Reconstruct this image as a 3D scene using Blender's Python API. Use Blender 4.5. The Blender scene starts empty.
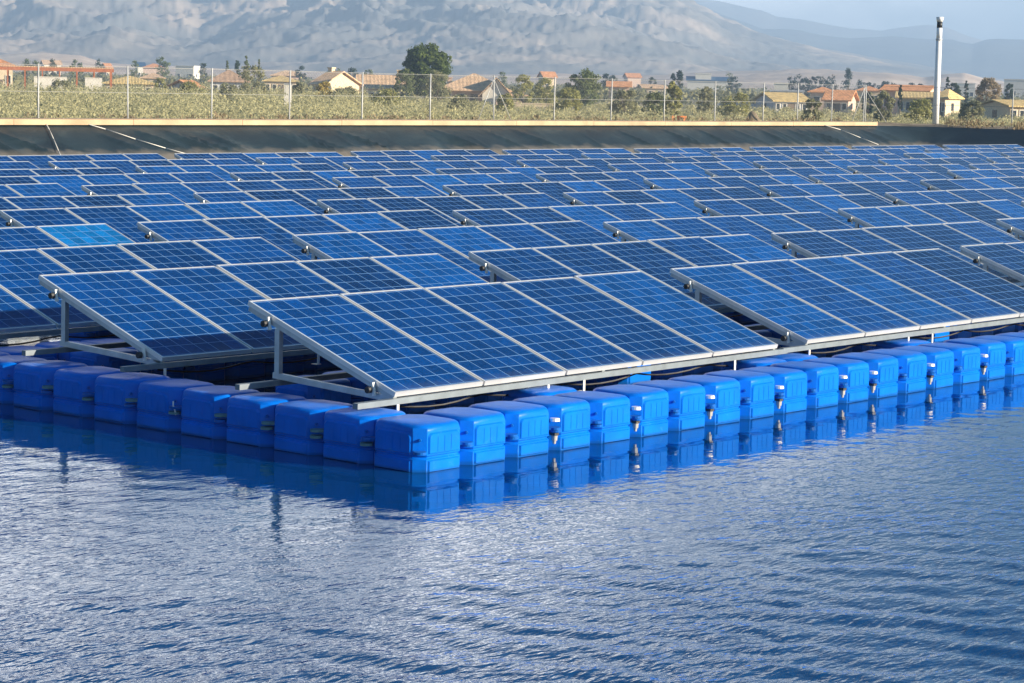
import bpy, math, random
import numpy as np
from mathutils import Vector, Matrix
random.seed(7); RNG = np.random.default_rng(11)
S = bpy.context.scene
COL = S.collection
PI = math.pi

# ------------------------------------------------------------------ camera figures
CAM = np.array([-11.988, -10.901, 2.7295])
F, YAW, PITCH, ROLL = 2359.6, 0.87122, 0.11014, 0.0233
fw = np.array([math.sin(YAW)*math.cos(PITCH), math.cos(YAW)*math.cos(PITCH), -math.sin(PITCH)])
_r = np.array([math.cos(YAW), -math.sin(YAW), 0.0]); _u = np.cross(_r, fw)
rt = math.cos(ROLL)*_r + math.sin(ROLL)*_u
up = -math.sin(ROLL)*_r + math.cos(ROLL)*_u
def ray(x, y): return fw + rt*(x-512)/F + up*(341.5-y)/F
def at(x, y, D):
    """point on the sight line of photo point (x, y), D metres away on the map"""
    d = ray(x, y); return CAM + d*D/math.hypot(d[0], d[1])
def at_y(x, y, Y):
    d = ray(x, y); return CAM + d*(Y-CAM[1])/d[1]
def azim(x): 
    d = ray(x, 60); return math.atan2(d[0], d[1])
def hzn(x):
    a, b = ray(x, 0)[2], ray(x, 200)[2]; return a/(a-b)*200

# ------------------------------------------------------------------ helpers
class MB:
    def __init__(s): s.v = []; s.f = []
    def add(s, vs, fs):
        o = len(s.v); s.v += [tuple(map(float, v)) for v in vs]; s.f += [tuple(i+o for i in f) for f in fs]; return s
    def box(s, x0, x1, y0, y1, z0, z1, M=None):
        vs = [(x, y, z) for z in (z0, z1) for y in (y0, y1) for x in (x0, x1)]
        if M is not None: vs = [tuple(M @ Vector(v)) for v in vs]
        return s.add(vs, [(0,2,3,1),(4,5,7,6),(0,1,5,4),(2,6,7,3),(0,4,6,2),(1,3,7,5)])
    def cyl(s, c0, c1, r0, r1=None, n=10, cap=True):
        r1 = r0 if r1 is None else r1
        c0, c1 = Vector(c0), Vector(c1); d = (c1-c0).normalized()
        a = d.orthogonal().normalized(); b = d.cross(a)
        vs = [c0+(a*math.cos(t)+b*math.sin(t))*r0 for t in [2*PI*i/n for i in range(n)]]
        vs += [c1+(a*math.cos(t)+b*math.sin(t))*r1 for t in [2*PI*i/n for i in range(n)]]
        fs = [(i, (i+1) % n, n+(i+1) % n, n+i) for i in range(n)]
        if cap: fs += [tuple(range(n-1, -1, -1)), tuple(range(n, 2*n))]
        return s.add(vs, fs)
    def bar(s, a, b, w, h):
        """square bar from a to b, w wide and h high"""
        a, b = Vector(a), Vector(b); d = (b-a).normalized()
        side = d.cross(Vector((0,0,1)))
        side = Vector((1,0,0)) if side.length < 1e-4 else side.normalized()
        u = side.cross(d)
        vs = [p+side*sx*w/2+u*sz*h/2 for p in (a, b) for sx, sz in ((-1,-1),(1,-1),(1,1),(-1,1))]
        return s.add(vs, [(0,1,2,3),(7,6,5,4),(0,4,5,1),(1,5,6,2),(2,6,7,3),(3,7,4,0)])
    def mesh(s, name, smooth=False):
        m = bpy.data.meshes.new(name); m.from_pydata(s.v, [], s.f); m.validate(); m.update()
        if smooth: m.polygons.foreach_set('use_smooth', [True]*len(m.polygons))
        return m
    def build(s, name, mat, parent=None, smooth=False):
        return link(name, s.mesh(name, smooth), mat, parent)
def link(name, mesh, mat, parent=None):
    o = bpy.data.objects.new(name, mesh); COL.objects.link(o)
    if mat is not None and not len(mesh.materials): mesh.materials.append(mat)
    if parent is not None: o.parent = parent
    return o
def tag(o, label=None, cat=None, group=None, kind=None):
    for k, v in (('label', label), ('category', cat), ('group', group), ('kind', kind)):
        if v: o[k] = v
    return o
def empty(name, loc=(0,0,0), rz=0):
    o = bpy.data.objects.new(name, None); COL.objects.link(o); o.location = loc; o.rotation_euler = (0,0,rz); o.empty_display_size = .2
    return o
def np_mesh(name, V, Fq):
    m = bpy.data.meshes.new(name); V = np.asarray(V, np.float32); Fq = np.asarray(Fq, np.int32)
    k = Fq.shape[1]
    m.vertices.add(len(V)); m.vertices.foreach_set('co', V.ravel())
    m.loops.add(Fq.size); m.loops.foreach_set('vertex_index', Fq.ravel())
    m.polygons.add(len(Fq)); m.polygons.foreach_set('loop_start', np.arange(0, Fq.size, k, dtype=np.int32))
    m.polygons.foreach_set('loop_total', np.full(len(Fq), k, np.int32))
    m.update(); m.validate(); return m

# ------------------------------------------------------------------ materials
def mat(name):
    m = bpy.data.materials.new(name); m.use_nodes = True
    nt = m.node_tree; b = nt.nodes['Principled BSDF']; return m, nt, b
def N(nt, t, **k):
    n = nt.nodes.new(t)
    for a, v in k.items():
        if a.startswith('i_'):
            key = a[2:]; key = int(key) if key.isdigit() else key.replace('_', ' ')
            n.inputs[key].default_value = v
        else: setattr(n, a, v)
    return n
def L(nt, a, b): nt.links.new(a, b)
def c4(c): return (c[0], c[1], c[2], 1)
def ramp(nt, fac, stops):
    r = N(nt, 'ShaderNodeValToRGB'); e = r.color_ramp.elements
    while len(e) < len(stops): e.new(.5)
    for el, (p, c) in zip(e, stops): el.position = p; el.color = c4(c)
    L(nt, fac, r.inputs[0]); return r.outputs[0]
def simple(name, col, rough=.6, metal=0, var=.12, scale=3., bump=0., bscale=20., spec=.5):
    m, nt, b = mat(name)
    tc = N(nt, 'ShaderNodeTexCoord')
    n = N(nt, 'ShaderNodeTexNoise', i_Scale=scale, i_Detail=5.); L(nt, tc.outputs['Object'], n.inputs['Vector'])
    lo = [max(0, x*(1-var)) for x in col]; hi = [min(1, x*(1+var)) for x in col]
    L(nt, ramp(nt, n.outputs['Fac'], [(.3, lo), (.7, hi)]), b.inputs['Base Color'])
    b.inputs['Roughness'].default_value = rough; b.inputs['Metallic'].default_value = metal
    b.inputs['Specular IOR Level'].default_value = spec
    if bump:
        n2 = N(nt, 'ShaderNodeTexNoise', i_Scale=bscale, i_Detail=4.); L(nt, tc.outputs['Object'], n2.inputs['Vector'])
        bp = N(nt, 'ShaderNodeBump', i_Strength=bump, i_Distance=.02); L(nt, n2.outputs['Fac'], bp.inputs['Height']); L(nt, bp.outputs[0], b.inputs['Normal'])
    return m
M = {}
M['alu'] = simple('aluminium', (.74,.74,.74), .42, .55, .05, 6)
M['rail'] = simple('rail_steel', (.17,.20,.22), .5, .2, .15, 9)
M['galv'] = simple('galvanised_steel', (.50,.54,.56), .42, .55, .12, 12)
M['back'] = simple('backsheet', (.03,.03,.035), .6)
M['black'] = simple('black_plastic', (.012,.012,.014), .5)
M['bolt'] = simple('zinc_bolt', (.78,.75,.70), .4, .3)
M['lug'] = simple('lug_plastic', (.09,.20,.22), .5)
M['strap'] = simple('strap', (.75,.75,.72), .6)
M['rope'] = simple('rope', (.62,.58,.52), .8)

# floats
def float_mat(name, base):
    m, nt, b = mat(name)
    tc = N(nt, 'ShaderNodeTexCoord'); oi = N(nt, 'ShaderNodeObjectInfo')
    n = N(nt, 'ShaderNodeTexNoise', i_Scale=5., i_Detail=6.); 
    ad = N(nt, 'ShaderNodeVectorMath', operation='ADD'); L(nt, tc.outputs['Object'], ad.inputs[0]); L(nt, oi.outputs['Location'], ad.inputs[1])
    L(nt, ad.outputs[0], n.inputs['Vector'])
    c = ramp(nt, n.outputs['Fac'], [(.3, [x*.86 for x in base]), (.7, [min(1, x*1.1) for x in base])])
    # dust settles on the upward faces
    g = N(nt, 'ShaderNodeNewGeometry'); sp = N(nt, 'ShaderNodeSeparateXYZ'); L(nt, g.outputs['Normal'], sp.inputs[0])
    n2 = N(nt, 'ShaderNodeTexNoise', i_Scale=14., i_Detail=6.); L(nt, ad.outputs[0], n2.inputs['Vector'])
    mu = N(nt, 'ShaderNodeMath', operation='MULTIPLY'); 
    mr = N(nt, 'ShaderNodeMapRange', i_1=.86, i_2=1.0, i_3=0., i_4=.10); L(nt, sp.outputs['Z'], mr.inputs[0])
    mr2 = N(nt, 'ShaderNodeMapRange', i_1=.4, i_2=.62, i_3=0.05, i_4=1.); L(nt, n2.outputs['Fac'], mr2.inputs[0])
    L(nt, mr.outputs[0], mu.inputs[0]); L(nt, mr2.outputs[0], mu.inputs[1])
    mx = N(nt, 'ShaderNodeMix', data_type='RGBA'); L(nt, mu.outputs[0], mx.inputs[0]); L(nt, c, mx.inputs[6]); mx.inputs[7].default_value = (.30,.38,.50,1)
    n5 = N(nt, 'ShaderNodeTexNoise', i_Scale=11., i_Detail=8., i_Roughness=.7, i_Distortion=1.2); L(nt, ad.outputs[0], n5.inputs['Vector'])
    sc5 = N(nt, 'ShaderNodeMapRange', i_1=.60, i_2=.72, i_3=0., i_4=.4); L(nt, n5.outputs['Fac'], sc5.inputs[0])
    mx5 = N(nt, 'ShaderNodeMix', data_type='RGBA'); L(nt, sc5.outputs[0], mx5.inputs[0]); L(nt, mx.outputs[2], mx5.inputs[6]); mx5.inputs[7].default_value = (.05,.24,.55,1)
    mx = mx5
    # scum line where the water laps
    sp2 = N(nt, 'ShaderNodeSeparateXYZ'); L(nt, tc.outputs['Object'], sp2.inputs[0])
    mr3 = N(nt, 'ShaderNodeMapRange', i_1=.012, i_2=.03, i_3=.5, i_4=0.); L(nt, sp2.outputs['Z'], mr3.inputs[0])
    mx2 = N(nt, 'ShaderNodeMix', data_type='RGBA'); L(nt, mr3.outputs[0], mx2.inputs[0]); L(nt, mx.outputs[2], mx2.inputs[6]); mx2.inputs[7].default_value = (.01,.07,.2,1)
    L(nt, mx2.outputs[2], b.inputs['Base Color'])
    b.inputs['Roughness'].default_value = .36; b.inputs['Specular IOR Level'].default_value = .13
    n3 = N(nt, 'ShaderNodeTexNoise', i_Scale=9., i_Detail=2.); L(nt, ad.outputs[0], n3.inputs['Vector'])
    bp = N(nt, 'ShaderNodeBump', i_Strength=.25, i_Distance=.02); L(nt, n3.outputs['Fac'], bp.inputs['Height']); L(nt, bp.outputs[0], b.inputs['Normal'])
    return m
M['float'] = float_mat('blue_polyethylene', (.0001,.140,.64))

# photovoltaic glass: 6 x 10 cells
def glass_mat():
    m, nt, b = mat('solar_cells')
    uv = N(nt, 'ShaderNodeUVMap'); oi = N(nt, 'ShaderNodeObjectInfo')
    sc = N(nt, 'ShaderNodeVectorMath', operation='MULTIPLY'); sc.inputs[1].default_value = (6,10,1); L(nt, uv.outputs[0], sc.inputs[0])
    fl = N(nt, 'ShaderNodeVectorMath', operation='FLOOR'); L(nt, sc.outputs[0], fl.inputs[0])
    fr = N(nt, 'ShaderNodeVectorMath', operation='FRACTION'); L(nt, sc.outputs[0], fr.inputs[0])
    sb = N(nt, 'ShaderNodeVectorMath', operation='SUBTRACT'); sb.inputs[1].default_value = (.5,.5,.5); L(nt, fr.outputs[0], sb.inputs[0])
    ab = N(nt, 'ShaderNodeVectorMath', operation='ABSOLUTE'); L(nt, sb.outputs[0], ab.inputs[0])
    sp = N(nt, 'ShaderNodeSeparateXYZ'); L(nt, ab.outputs[0], sp.inputs[0])
    mx = N(nt, 'ShaderNodeMath', operation='MAXIMUM'); L(nt, sp.outputs[0], mx.inputs[0]); L(nt, sp.outputs[1], mx.inputs[1])
    line = N(nt, 'ShaderNodeMapRange', i_1=.476, i_2=.482, i_3=0., i_4=1.); L(nt, mx.outputs[0], line.inputs[0])
    bx = N(nt, 'ShaderNodeMath', operation='MULTIPLY'); bx.inputs[1].default_value = 3.; sfx = N(nt, 'ShaderNodeSeparateXYZ'); L(nt, fr.outputs[0], sfx.inputs[0]); L(nt, sfx.outputs[0], bx.inputs[0])
    bf = N(nt, 'ShaderNodeMath', operation='FRACT'); L(nt, bx.outputs[0], bf.inputs[0]); bs = N(nt, 'ShaderNodeMath', operation='SUBTRACT'); bs.inputs[1].default_value = .5; L(nt, bf.outputs[0], bs.inputs[0])
    ba = N(nt, 'ShaderNodeMath', operation='ABSOLUTE'); L(nt, bs.outputs[0], ba.inputs[0]); bl = N(nt, 'ShaderNodeMath', operation='LESS_THAN'); bl.inputs[1].default_value = .018; L(nt, ba.outputs[0], bl.inputs[0])
    bm_ = N(nt, 'ShaderNodeMath', operation='MULTIPLY'); bm_.inputs[1].default_value = .07; L(nt, bl.outputs[0], bm_.inputs[0])
    lm = N(nt, 'ShaderNodeMath', operation='MAXIMUM'); L(nt, line.outputs[0], lm.inputs[0]); L(nt, bm_.outputs[0], lm.inputs[1])
    # cell to cell colour
    loc = N(nt, 'ShaderNodeVectorMath', operation='MULTIPLY_ADD'); loc.inputs[1].default_value = (13.7,7.3,3.1); L(nt, oi.outputs['Location'], loc.inputs[0]); L(nt, fl.outputs[0], loc.inputs[2])
    cmb = N(nt, 'ShaderNodeCombineXYZ'); L(nt, oi.outputs['Random'], cmb.inputs[2])
    sc2 = N(nt, 'ShaderNodeVectorMath', operation='SCALE'); sc2.inputs[3].default_value = 91.; L(nt, cmb.outputs[0], sc2.inputs[0])
    ad = N(nt, 'ShaderNodeVectorMath', operation='ADD'); L(nt, fl.outputs[0], ad.inputs[0]); L(nt, sc2.outputs[0], ad.inputs[1])
    wn = N(nt, 'ShaderNodeTexWhiteNoise', noise_dimensions='3D'); L(nt, ad.outputs[0], wn.inputs['Vector'])
    grain = N(nt, 'ShaderNodeTexVoronoi', i_Scale=9.); L(nt, sc.outputs[0], grain.inputs['Vector'])
    gsep = N(nt, 'ShaderNodeSeparateXYZ'); L(nt, grain.outputs['Color'], gsep.inputs[0])
    k1 = N(nt, 'ShaderNodeMapRange', i_3=.76, i_4=1.24); L(nt, wn.outputs['Value'], k1.inputs[0])
    k2 = N(nt, 'ShaderNodeMapRange', i_3=.8, i_4=1.2); L(nt, gsep.outputs[0], k2.inputs[0])
    km = N(nt, 'ShaderNodeMath', operation='MULTIPLY'); L(nt, k1.outputs[0], km.inputs[0]); L(nt, k2.outputs[0], km.inputs[1])
    col = N(nt, 'ShaderNodeVectorMath', operation='SCALE'); L(nt, oi.outputs['Color'], col.inputs[0]); L(nt, km.outputs[0], col.inputs[3])
    mixc = N(nt, 'ShaderNodeMix', data_type='RGBA'); L(nt, lm.outputs[0], mixc.inputs[0]); L(nt, col.outputs[0], mixc.inputs[6]); mixc.inputs[7].default_value = (.13,.26,.48,1)
    # thin dust along the lower edge
    suv = N(nt, 'ShaderNodeSeparateXYZ'); L(nt, uv.outputs[0], suv.inputs[0])
    dn = N(nt, 'ShaderNodeTexNoise', i_Scale=4., i_Detail=5.); L(nt, sc.outputs[0], dn.inputs['Vector'])
    d1 = N(nt, 'ShaderNodeMapRange', i_1=.0, i_2=.06, i_3=.10, i_4=.0); L(nt, suv.outputs[1], d1.inputs[0])
    d2 = N(nt, 'ShaderNodeMath', operation='MULTIPLY'); L(nt, d1.outputs[0], d2.inputs[0]); L(nt, dn.outputs['Fac'], d2.inputs[1])
    mixd = N(nt, 'ShaderNodeMix', data_type='RGBA'); L(nt, d2.outputs[0], mixd.inputs[0]); L(nt, mixc.outputs[2], mixd.inputs[6]); mixd.inputs[7].default_value = (.4,.38,.34,1)
    L(nt, mixd.outputs[2], b.inputs['Base Color'])
    b.inputs['Roughness'].default_value = .11; b.inputs['IOR'].default_value = 1.45; b.inputs['Specular IOR Level'].default_value = .07
    return m
M['glass'] = glass_mat()

# water
def water_mat():
    m, nt, b = mat('water')
    b.inputs['Base Color'].default_value = (.0003,.040,.14,1); b.inputs['Roughness'].default_value = .03; b.inputs['IOR'].default_value = 1.42
    g = N(nt, 'ShaderNodeNewGeometry')
    def layer(rotz, sy, scale, detail, seed):
        mp = N(nt, 'ShaderNodeMapping'); mp.inputs['Rotation'].default_value = (0,0,math.radians(rotz)); mp.inputs['Scale'].default_value = (1.,sy,1.); mp.inputs['Location'].default_value = (seed,seed,0)
        L(nt, g.outputs['Position'], mp.inputs['Vector'])
        n = N(nt, 'ShaderNodeTexNoise', i_Scale=scale, i_Detail=detail, i_Roughness=.5); L(nt, mp.outputs[0], n.inputs['Vector']); return n.outputs['Fac']
    a1 = layer(40, 2.3, 4.6, 2.5, 0.); a2 = layer(62, 2.5, 9.5, 2., 3.)
    sm = N(nt, 'ShaderNodeMath', operation='MULTIPLY_ADD'); sm.inputs[1].default_value = .5; L(nt, a2, sm.inputs[0]); L(nt, a1, sm.inputs[2])
    # the lee of the raft stays calm
    sp = N(nt, 'ShaderNodeSeparateXYZ'); L(nt, g.outputs['Position'], sp.inputs[0])
    mn = N(nt, 'ShaderNodeMath', operation='MINIMUM'); L(nt, sp.outputs[0], mn.inputs[0]); L(nt, sp.outputs[1], mn.inputs[1])
    mr = N(nt, 'ShaderNodeMapRange', i_1=-.4, i_2=-5.5, i_3=.03, i_4=1.); mr.interpolation_type = 'SMOOTHSTEP'; L(nt, mn.outputs[0], mr.inputs[0])
    gu = N(nt, 'ShaderNodeTexNoise', i_Scale=.35, i_Detail=3.); L(nt, g.outputs['Position'], gu.inputs['Vector'])
    gr = N(nt, 'ShaderNodeMapRange', i_1=.35, i_2=.65, i_3=.55, i_4=1.25); L(nt, gu.outputs['Fac'], gr.inputs[0])
    st = N(nt, 'ShaderNodeMath', operation='MULTIPLY'); L(nt, mr.outputs[0], st.inputs[0]); L(nt, gr.outputs[0], st.inputs[1])
    hh = N(nt, 'ShaderNodeMath', operation='MULTIPLY'); L(nt, sm.outputs[0], hh.inputs[0]); L(nt, st.outputs[0], hh.inputs[1])
    bp = N(nt, 'ShaderNodeBump', i_Strength=1., i_Distance=.020); L(nt, hh.outputs[0], bp.inputs['Height']); L(nt, bp.outputs[0], b.inputs['Normal'])
    return m
M['water'] = water_mat()

# liner
def liner_mat():
    m, nt, b = mat('pond_liner')
    tc = N(nt, 'ShaderNodeTexCoord'); sp = N(nt, 'ShaderNodeSeparateXYZ'); L(nt, tc.outputs['Object'], sp.inputs[0])
    n = N(nt, 'ShaderNodeTexNoise', i_Scale=.8, i_Detail=8., i_Roughness=.7, i_Distortion=.6); L(nt, tc.outputs['Object'], n.inputs['Vector'])
    c = ramp(nt, n.outputs['Fac'], [(.32, (.006,.013,.017)), (.55, (.013,.026,.032)), (.72, (.034,.050,.055))])
    n2 = N(nt, 'ShaderNodeTexNoise', i_Scale=2.3, i_Detail=5.); L(nt, tc.outputs['Object'], n2.inputs['Vector'])
    z = N(nt, 'ShaderNodeMath', operation='MULTIPLY_ADD'); z.inputs[1].default_value = .35; L(nt, n2.outputs['Fac'], z.inputs[0]); L(nt, sp.outputs['Z'], z.inputs[2])
    mr = N(nt, 'ShaderNodeMapRange', i_1=.78, i_2=.96, i_3=.85, i_4=0.); L(nt, z.outputs[0], mr.inputs[0])
    mx = N(nt, 'ShaderNodeMix', data_type='RGBA'); L(nt, mr.outputs[0], mx.inputs[0]); L(nt, c, mx.inputs[6]); mx.inputs[7].default_value = (.17,.145,.115,1)
    L(nt, mx.outputs[2], b.inputs['Base Color']); b.inputs['Roughness'].default_value = .5
    bp = N(nt, 'ShaderNodeBump', i_Strength=.5, i_Distance=.05); L(nt, n.outputs['Fac'], bp.inputs['Height']); L(nt, bp.outputs[0], b.inputs['Normal'])
    return m
M['liner'] = liner_mat()
M['coping'] = simple('coping_concrete', (.47,.325,.20), .9, 0, .22, 1.3, .4, 30)
M['earth'] = simple('bank_earth', (.20,.155,.105), .95, 0, .45, .9, .8, 8)
def ground_mat():
    m, nt, b = mat('dry_plain')
    tc = N(nt, 'ShaderNodeTexCoord')
    n = N(nt, 'ShaderNodeTexNoise', i_Scale=.012, i_Detail=9., i_Roughness=.62); L(nt, tc.outputs['Object'], n.inputs['Vector'])
    mp = N(nt, 'ShaderNodeMapping'); mp.inputs['Scale'].default_value = (.006,.02,1); mp.inputs['Rotation'].default_value = (0,0,.5); L(nt, tc.outputs['Object'], mp.inputs[0])
    v = N(nt, 'ShaderNodeTexVoronoi', i_Scale=1.); L(nt, mp.outputs[0], v.inputs['Vector'])
    c1 = ramp(nt, n.outputs['Fac'], [(.3, (.09,.105,.05)), (.48, (.22,.18,.11)), (.7, (.36,.28,.19))])
    sp = N(nt, 'ShaderNodeSeparateXYZ'); L(nt, v.outputs['Color'], sp.inputs[0])
    c2 = ramp(nt, sp.outputs[0], [(0., (.12,.14,.06)), (.5, (.34,.27,.18)), (1., (.16,.16,.09))])
    mx = N(nt, 'ShaderNodeMix', data_type='RGBA', i_0=.5); L(nt, c1, mx.inputs[6]); L(nt, c2, mx.inputs[7])
    L(nt, mx.outputs[2], b.inputs['Base Color']); b.inputs['Roughness'].default_value = .95; b.inputs['Specular IOR Level'].default_value = .1
    return m
M['ground'] = ground_mat()
def mountain_mat(name, scale, lo, mid, hi, snow=0):
    m, nt, b = mat(name)
    tc = N(nt, 'ShaderNodeTexCoord')
    n = N(nt, 'ShaderNodeTexNoise', i_Scale=scale, i_Detail=10., i_Roughness=.62); L(nt, tc.outputs['Object'], n.inputs['Vector'])
    c = ramp(nt, n.outputs['Fac'], [(.36, lo), (.52, mid), (.63, hi)])
    if snow:
        g = N(nt, 'ShaderNodeSeparateXYZ'); L(nt, tc.outputs['Object'], g.inputs[0])
        a = N(nt, 'ShaderNodeMath', operation='MULTIPLY_ADD'); a.inputs[1].default_value = 160; L(nt, n.outputs['Fac'], a.inputs[0]); L(nt, g.outputs['Z'], a.inputs[2])
        mr = N(nt, 'ShaderNodeMapRange', i_1=snow, i_2=snow+60., i_3=0., i_4=1.); L(nt, a.outputs[0], mr.inputs[0])
        mx = N(nt, 'ShaderNodeMix', data_type='RGBA'); L(nt, mr.outputs[0], mx.inputs[0]); L(nt, c, mx.inputs[6]); mx.inputs[7].default_value = (.8,.8,.8,1); c = mx.outputs[2]
    L(nt, c, b.inputs['Base Color']); b.inputs['Roughness'].default_value = 1.; b.inputs['Specular IOR Level'].default_value = 0.
    return m
M['range'] = mountain_mat('sierra_rock', .0055, (.15,.15,.145), (.23,.205,.18), (.42,.335,.265))
M['ridge'] = mountain_mat('blue_ridge_rock', .002, (.05,.065,.07), (.09,.095,.09), (.15,.14,.125))
M['snowy'] = mountain_mat('snowy_rock', .002, (.12,.12,.11), (.2,.18,.16), (.32,.28,.25), 300)
M['hills'] = mountain_mat('badland_rock', .007, (.32,.24,.18), (.48,.36,.27), (.62,.49,.38))

def leaf_mat(name, col, var=.3, trans=.4):
    m, nt, b = mat(name)
    g = N(nt, 'ShaderNodeNewGeometry'); tc = N(nt, 'ShaderNodeTexCoord')
    n = N(nt, 'ShaderNodeTexNoise', i_Scale=.55, i_Detail=4.); L(nt, tc.outputs['Object'], n.inputs['Vector'])
    ad = N(nt, 'ShaderNodeMath', operation='MULTIPLY_ADD'); ad.inputs[1].default_value = .5; L(nt, g.outputs['Random Per Island'], ad.inputs[0]); L(nt, n.outputs['Fac'], ad.inputs[2])
    c = ramp(nt, ad.outputs[0], [(.35, [x*(1-var) for x in col]), (.65, col), (1., (min(1, col[0]*(1+var*1.3)), col[1]*(1+var), col[2]*(1+var*.6)))])
    L(nt, c, b.inputs['Base Color']); b.inputs['Roughness'].default_value = .75; b.inputs['Specular IOR Level'].default_value = .2
    t = N(nt, 'ShaderNodeBsdfTranslucent'); L(nt, c, t.inputs[0])
    ms = N(nt, 'ShaderNodeMixShader', i_0=trans); L(nt, b.outputs[0], ms.inputs[1]); L(nt, t.outputs[0], ms.inputs[2])
    L(nt, ms.outputs[0], nt.nodes['Material Output'].inputs[0]); return m
M['bark'] = simple('bark', (.16,.12,.085), .9)
def roof_mat(name, col):
    m, nt, b = mat(name)
    tc = N(nt, 'ShaderNodeTexCoord')
    w = N(nt, 'ShaderNodeTexWave', wave_type='BANDS', bands_direction='X', i_Scale=1.6, i_Distortion=.6); L(nt, tc.outputs['Object'], w.inputs['Vector'])
    n = N(nt, 'ShaderNodeTexNoise', i_Scale=1.5, i_Detail=6.); L(nt, tc.outputs['Object'], n.inputs['Vector'])
    c = ramp(nt, n.outputs['Fac'], [(.3, [x*.7 for x in col]), (.7, [min(1, x*1.25) for x in col])])
    L(nt, c, b.inputs['Base Color']); b.inputs['Roughness'].default_value = .85
    bp = N(nt, 'ShaderNodeBump', i_Strength=.7, i_Distance=.08); L(nt, w.outputs['Fac'], bp.inputs['Height']); L(nt, bp.outputs[0], b.inputs['Normal'])
    return m
M['terracotta'] = roof_mat('terracotta_tiles', (.62,.28,.12))
M['tanroof'] = roof_mat('tan_tiles', (.62,.41,.25))
M['brownroof'] = roof_mat('brown_tiles', (.44,.28,.18))
M['yellowroof'] = roof_mat('straw_tiles', (.60,.43,.18))
M['blueroof'] = simple('blue_sheet_roof', (.03,.075,.15), .5, 0, .1)
M['white'] = simple('white_render', (.66,.61,.53), .9, 0, .08)
M['cream'] = simple('cream_render', (.66,.52,.35), .9, 0, .1)
M['pink'] = simple('pink_render', (.62,.44,.34), .9, 0, .12)
M['greywall'] = simple('grey_render', (.46,.47,.49), .9, 0, .1)
M['dark'] = simple('window_dark', (.03,.035,.04), .2)
M['rust'] = simple('rust_red_steel', (.40,.13,.055), .7, 0, .2)
M['orange'] = simple('orange_paint', (.75,.20,.03), .5, 0, .15)
M['pole'] = simple('white_pole_paint', (.80,.79,.78), .45, 0, .05)
M['post'] = simple('fence_galvanised', (.43,.43,.42), .6, .1, .15)
M['wire'] = simple('fence_wire', (.20,.20,.19), .6, .3)

# ------------------------------------------------------------------ sun, sky
SUN = Vector((.45, -1, .331)).normalized()
el = math.asin(SUN.z); rot = math.atan2(SUN.x, SUN.y)
sl = bpy.data.lights.new('sun', 'SUN'); sl.energy = 5.0; sl.angle = math.radians(.53); sl.color = (1, .88, .70)
so = bpy.data.objects.new('sun', sl); COL.objects.link(so); so.rotation_euler = SUN.to_track_quat('Z', 'Y').to_euler()
W = bpy.data.worlds.new('World'); S.world = W; W.use_nodes = True
nt = W.node_tree; bg = nt.nodes['Background']
sk = N(nt, 'ShaderNodeTexSky', sky_type='NISHITA', sun_disc=False, sun_elevation=el, sun_rotation=rot, air_density=1., dust_density=.6, ozone_density=3.)
tc = N(nt, 'ShaderNodeTexCoord'); sp = N(nt, 'ShaderNodeSeparateXYZ'); L(nt, tc.outputs['Generated'], sp.inputs[0])
# thin cloud, wind drawn, low over the horizon
mp = N(nt, 'ShaderNodeMapping'); mp.inputs['Scale'].default_value = (2.6,2.6,9.); mp.inputs['Location'].default_value = (.35,.1,.2); L(nt, tc.outputs['Generated'], mp.inputs[0])
cn = N(nt, 'ShaderNodeTexNoise', i_Scale=1.7, i_Detail=7., i_Roughness=.58, i_Distortion=.35); L(nt, mp.outputs[0], cn.inputs['Vector'])
cm = N(nt, 'ShaderNodeMapRange', i_1=.40, i_2=.58, i_3=0., i_4=.92); L(nt, cn.outputs['Fac'], cm.inputs[0])
e1 = N(nt, 'ShaderNodeMapRange', i_1=.20, i_2=.34, i_3=1., i_4=.03); L(nt, sp.outputs['Z'], e1.inputs[0])
cmm = N(nt, 'ShaderNodeMath', operation='MULTIPLY'); L(nt, cm.outputs[0], cmm.inputs[0]); L(nt, e1.outputs[0], cmm.inputs[1])
tint = N(nt, 'ShaderNodeMix', data_type='RGBA', blend_type='MULTIPLY', i_0=1.); L(nt, sk.outputs[0], tint.inputs[6]); tint.inputs[7].default_value = (.15,.66,.86,1)
hd_ = N(nt, 'ShaderNodeVectorMath', operation='DOT_PRODUCT'); L(nt, tc.outputs['Generated'], hd_.inputs[0]); hd_.inputs[1].default_value = (math.sin(math.radians(41)), math.cos(math.radians(41)), 0)
bank = N(nt, 'ShaderNodeMapRange', i_1=.925, i_2=.975, i_3=0., i_4=1.); L(nt, hd_.outputs['Value'], bank.inputs[0])
bm2 = N(nt, 'ShaderNodeMapRange', i_1=.42, i_2=.53, i_3=.0, i_4=1.); L(nt, cn.outputs['Fac'], bm2.inputs[0])
e2 = N(nt, 'ShaderNodeMapRange', i_1=.24, i_2=.40, i_3=1., i_4=0.); L(nt, sp.outputs['Z'], e2.inputs[0])
p1 = N(nt, 'ShaderNodeMath', operation='MULTIPLY'); L(nt, bank.outputs[0], p1.inputs[0]); L(nt, bm2.outputs[0], p1.inputs[1])
p2 = N(nt, 'ShaderNodeMath', operation='MULTIPLY'); L(nt, p1.outputs[0], p2.inputs[0]); L(nt, e2.outputs[0], p2.inputs[1])
cx = N(nt, 'ShaderNodeMix', data_type='RGBA'); L(nt, cmm.outputs[0], cx.inputs[0]); L(nt, tint.outputs[2], cx.inputs[6]); cx.inputs[7].default_value = (3.,4.,5.,1)
cy = N(nt, 'ShaderNodeMix', data_type='RGBA'); L(nt, p2.outputs[0], cy.inputs[0]); L(nt, cx.outputs[2], cy.inputs[6]); cy.inputs[7].default_value = (31.,30.5,30.,1)
L(nt, cy.outputs[2], bg.inputs[0]); bg.inputs[1].default_value = .05

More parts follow.
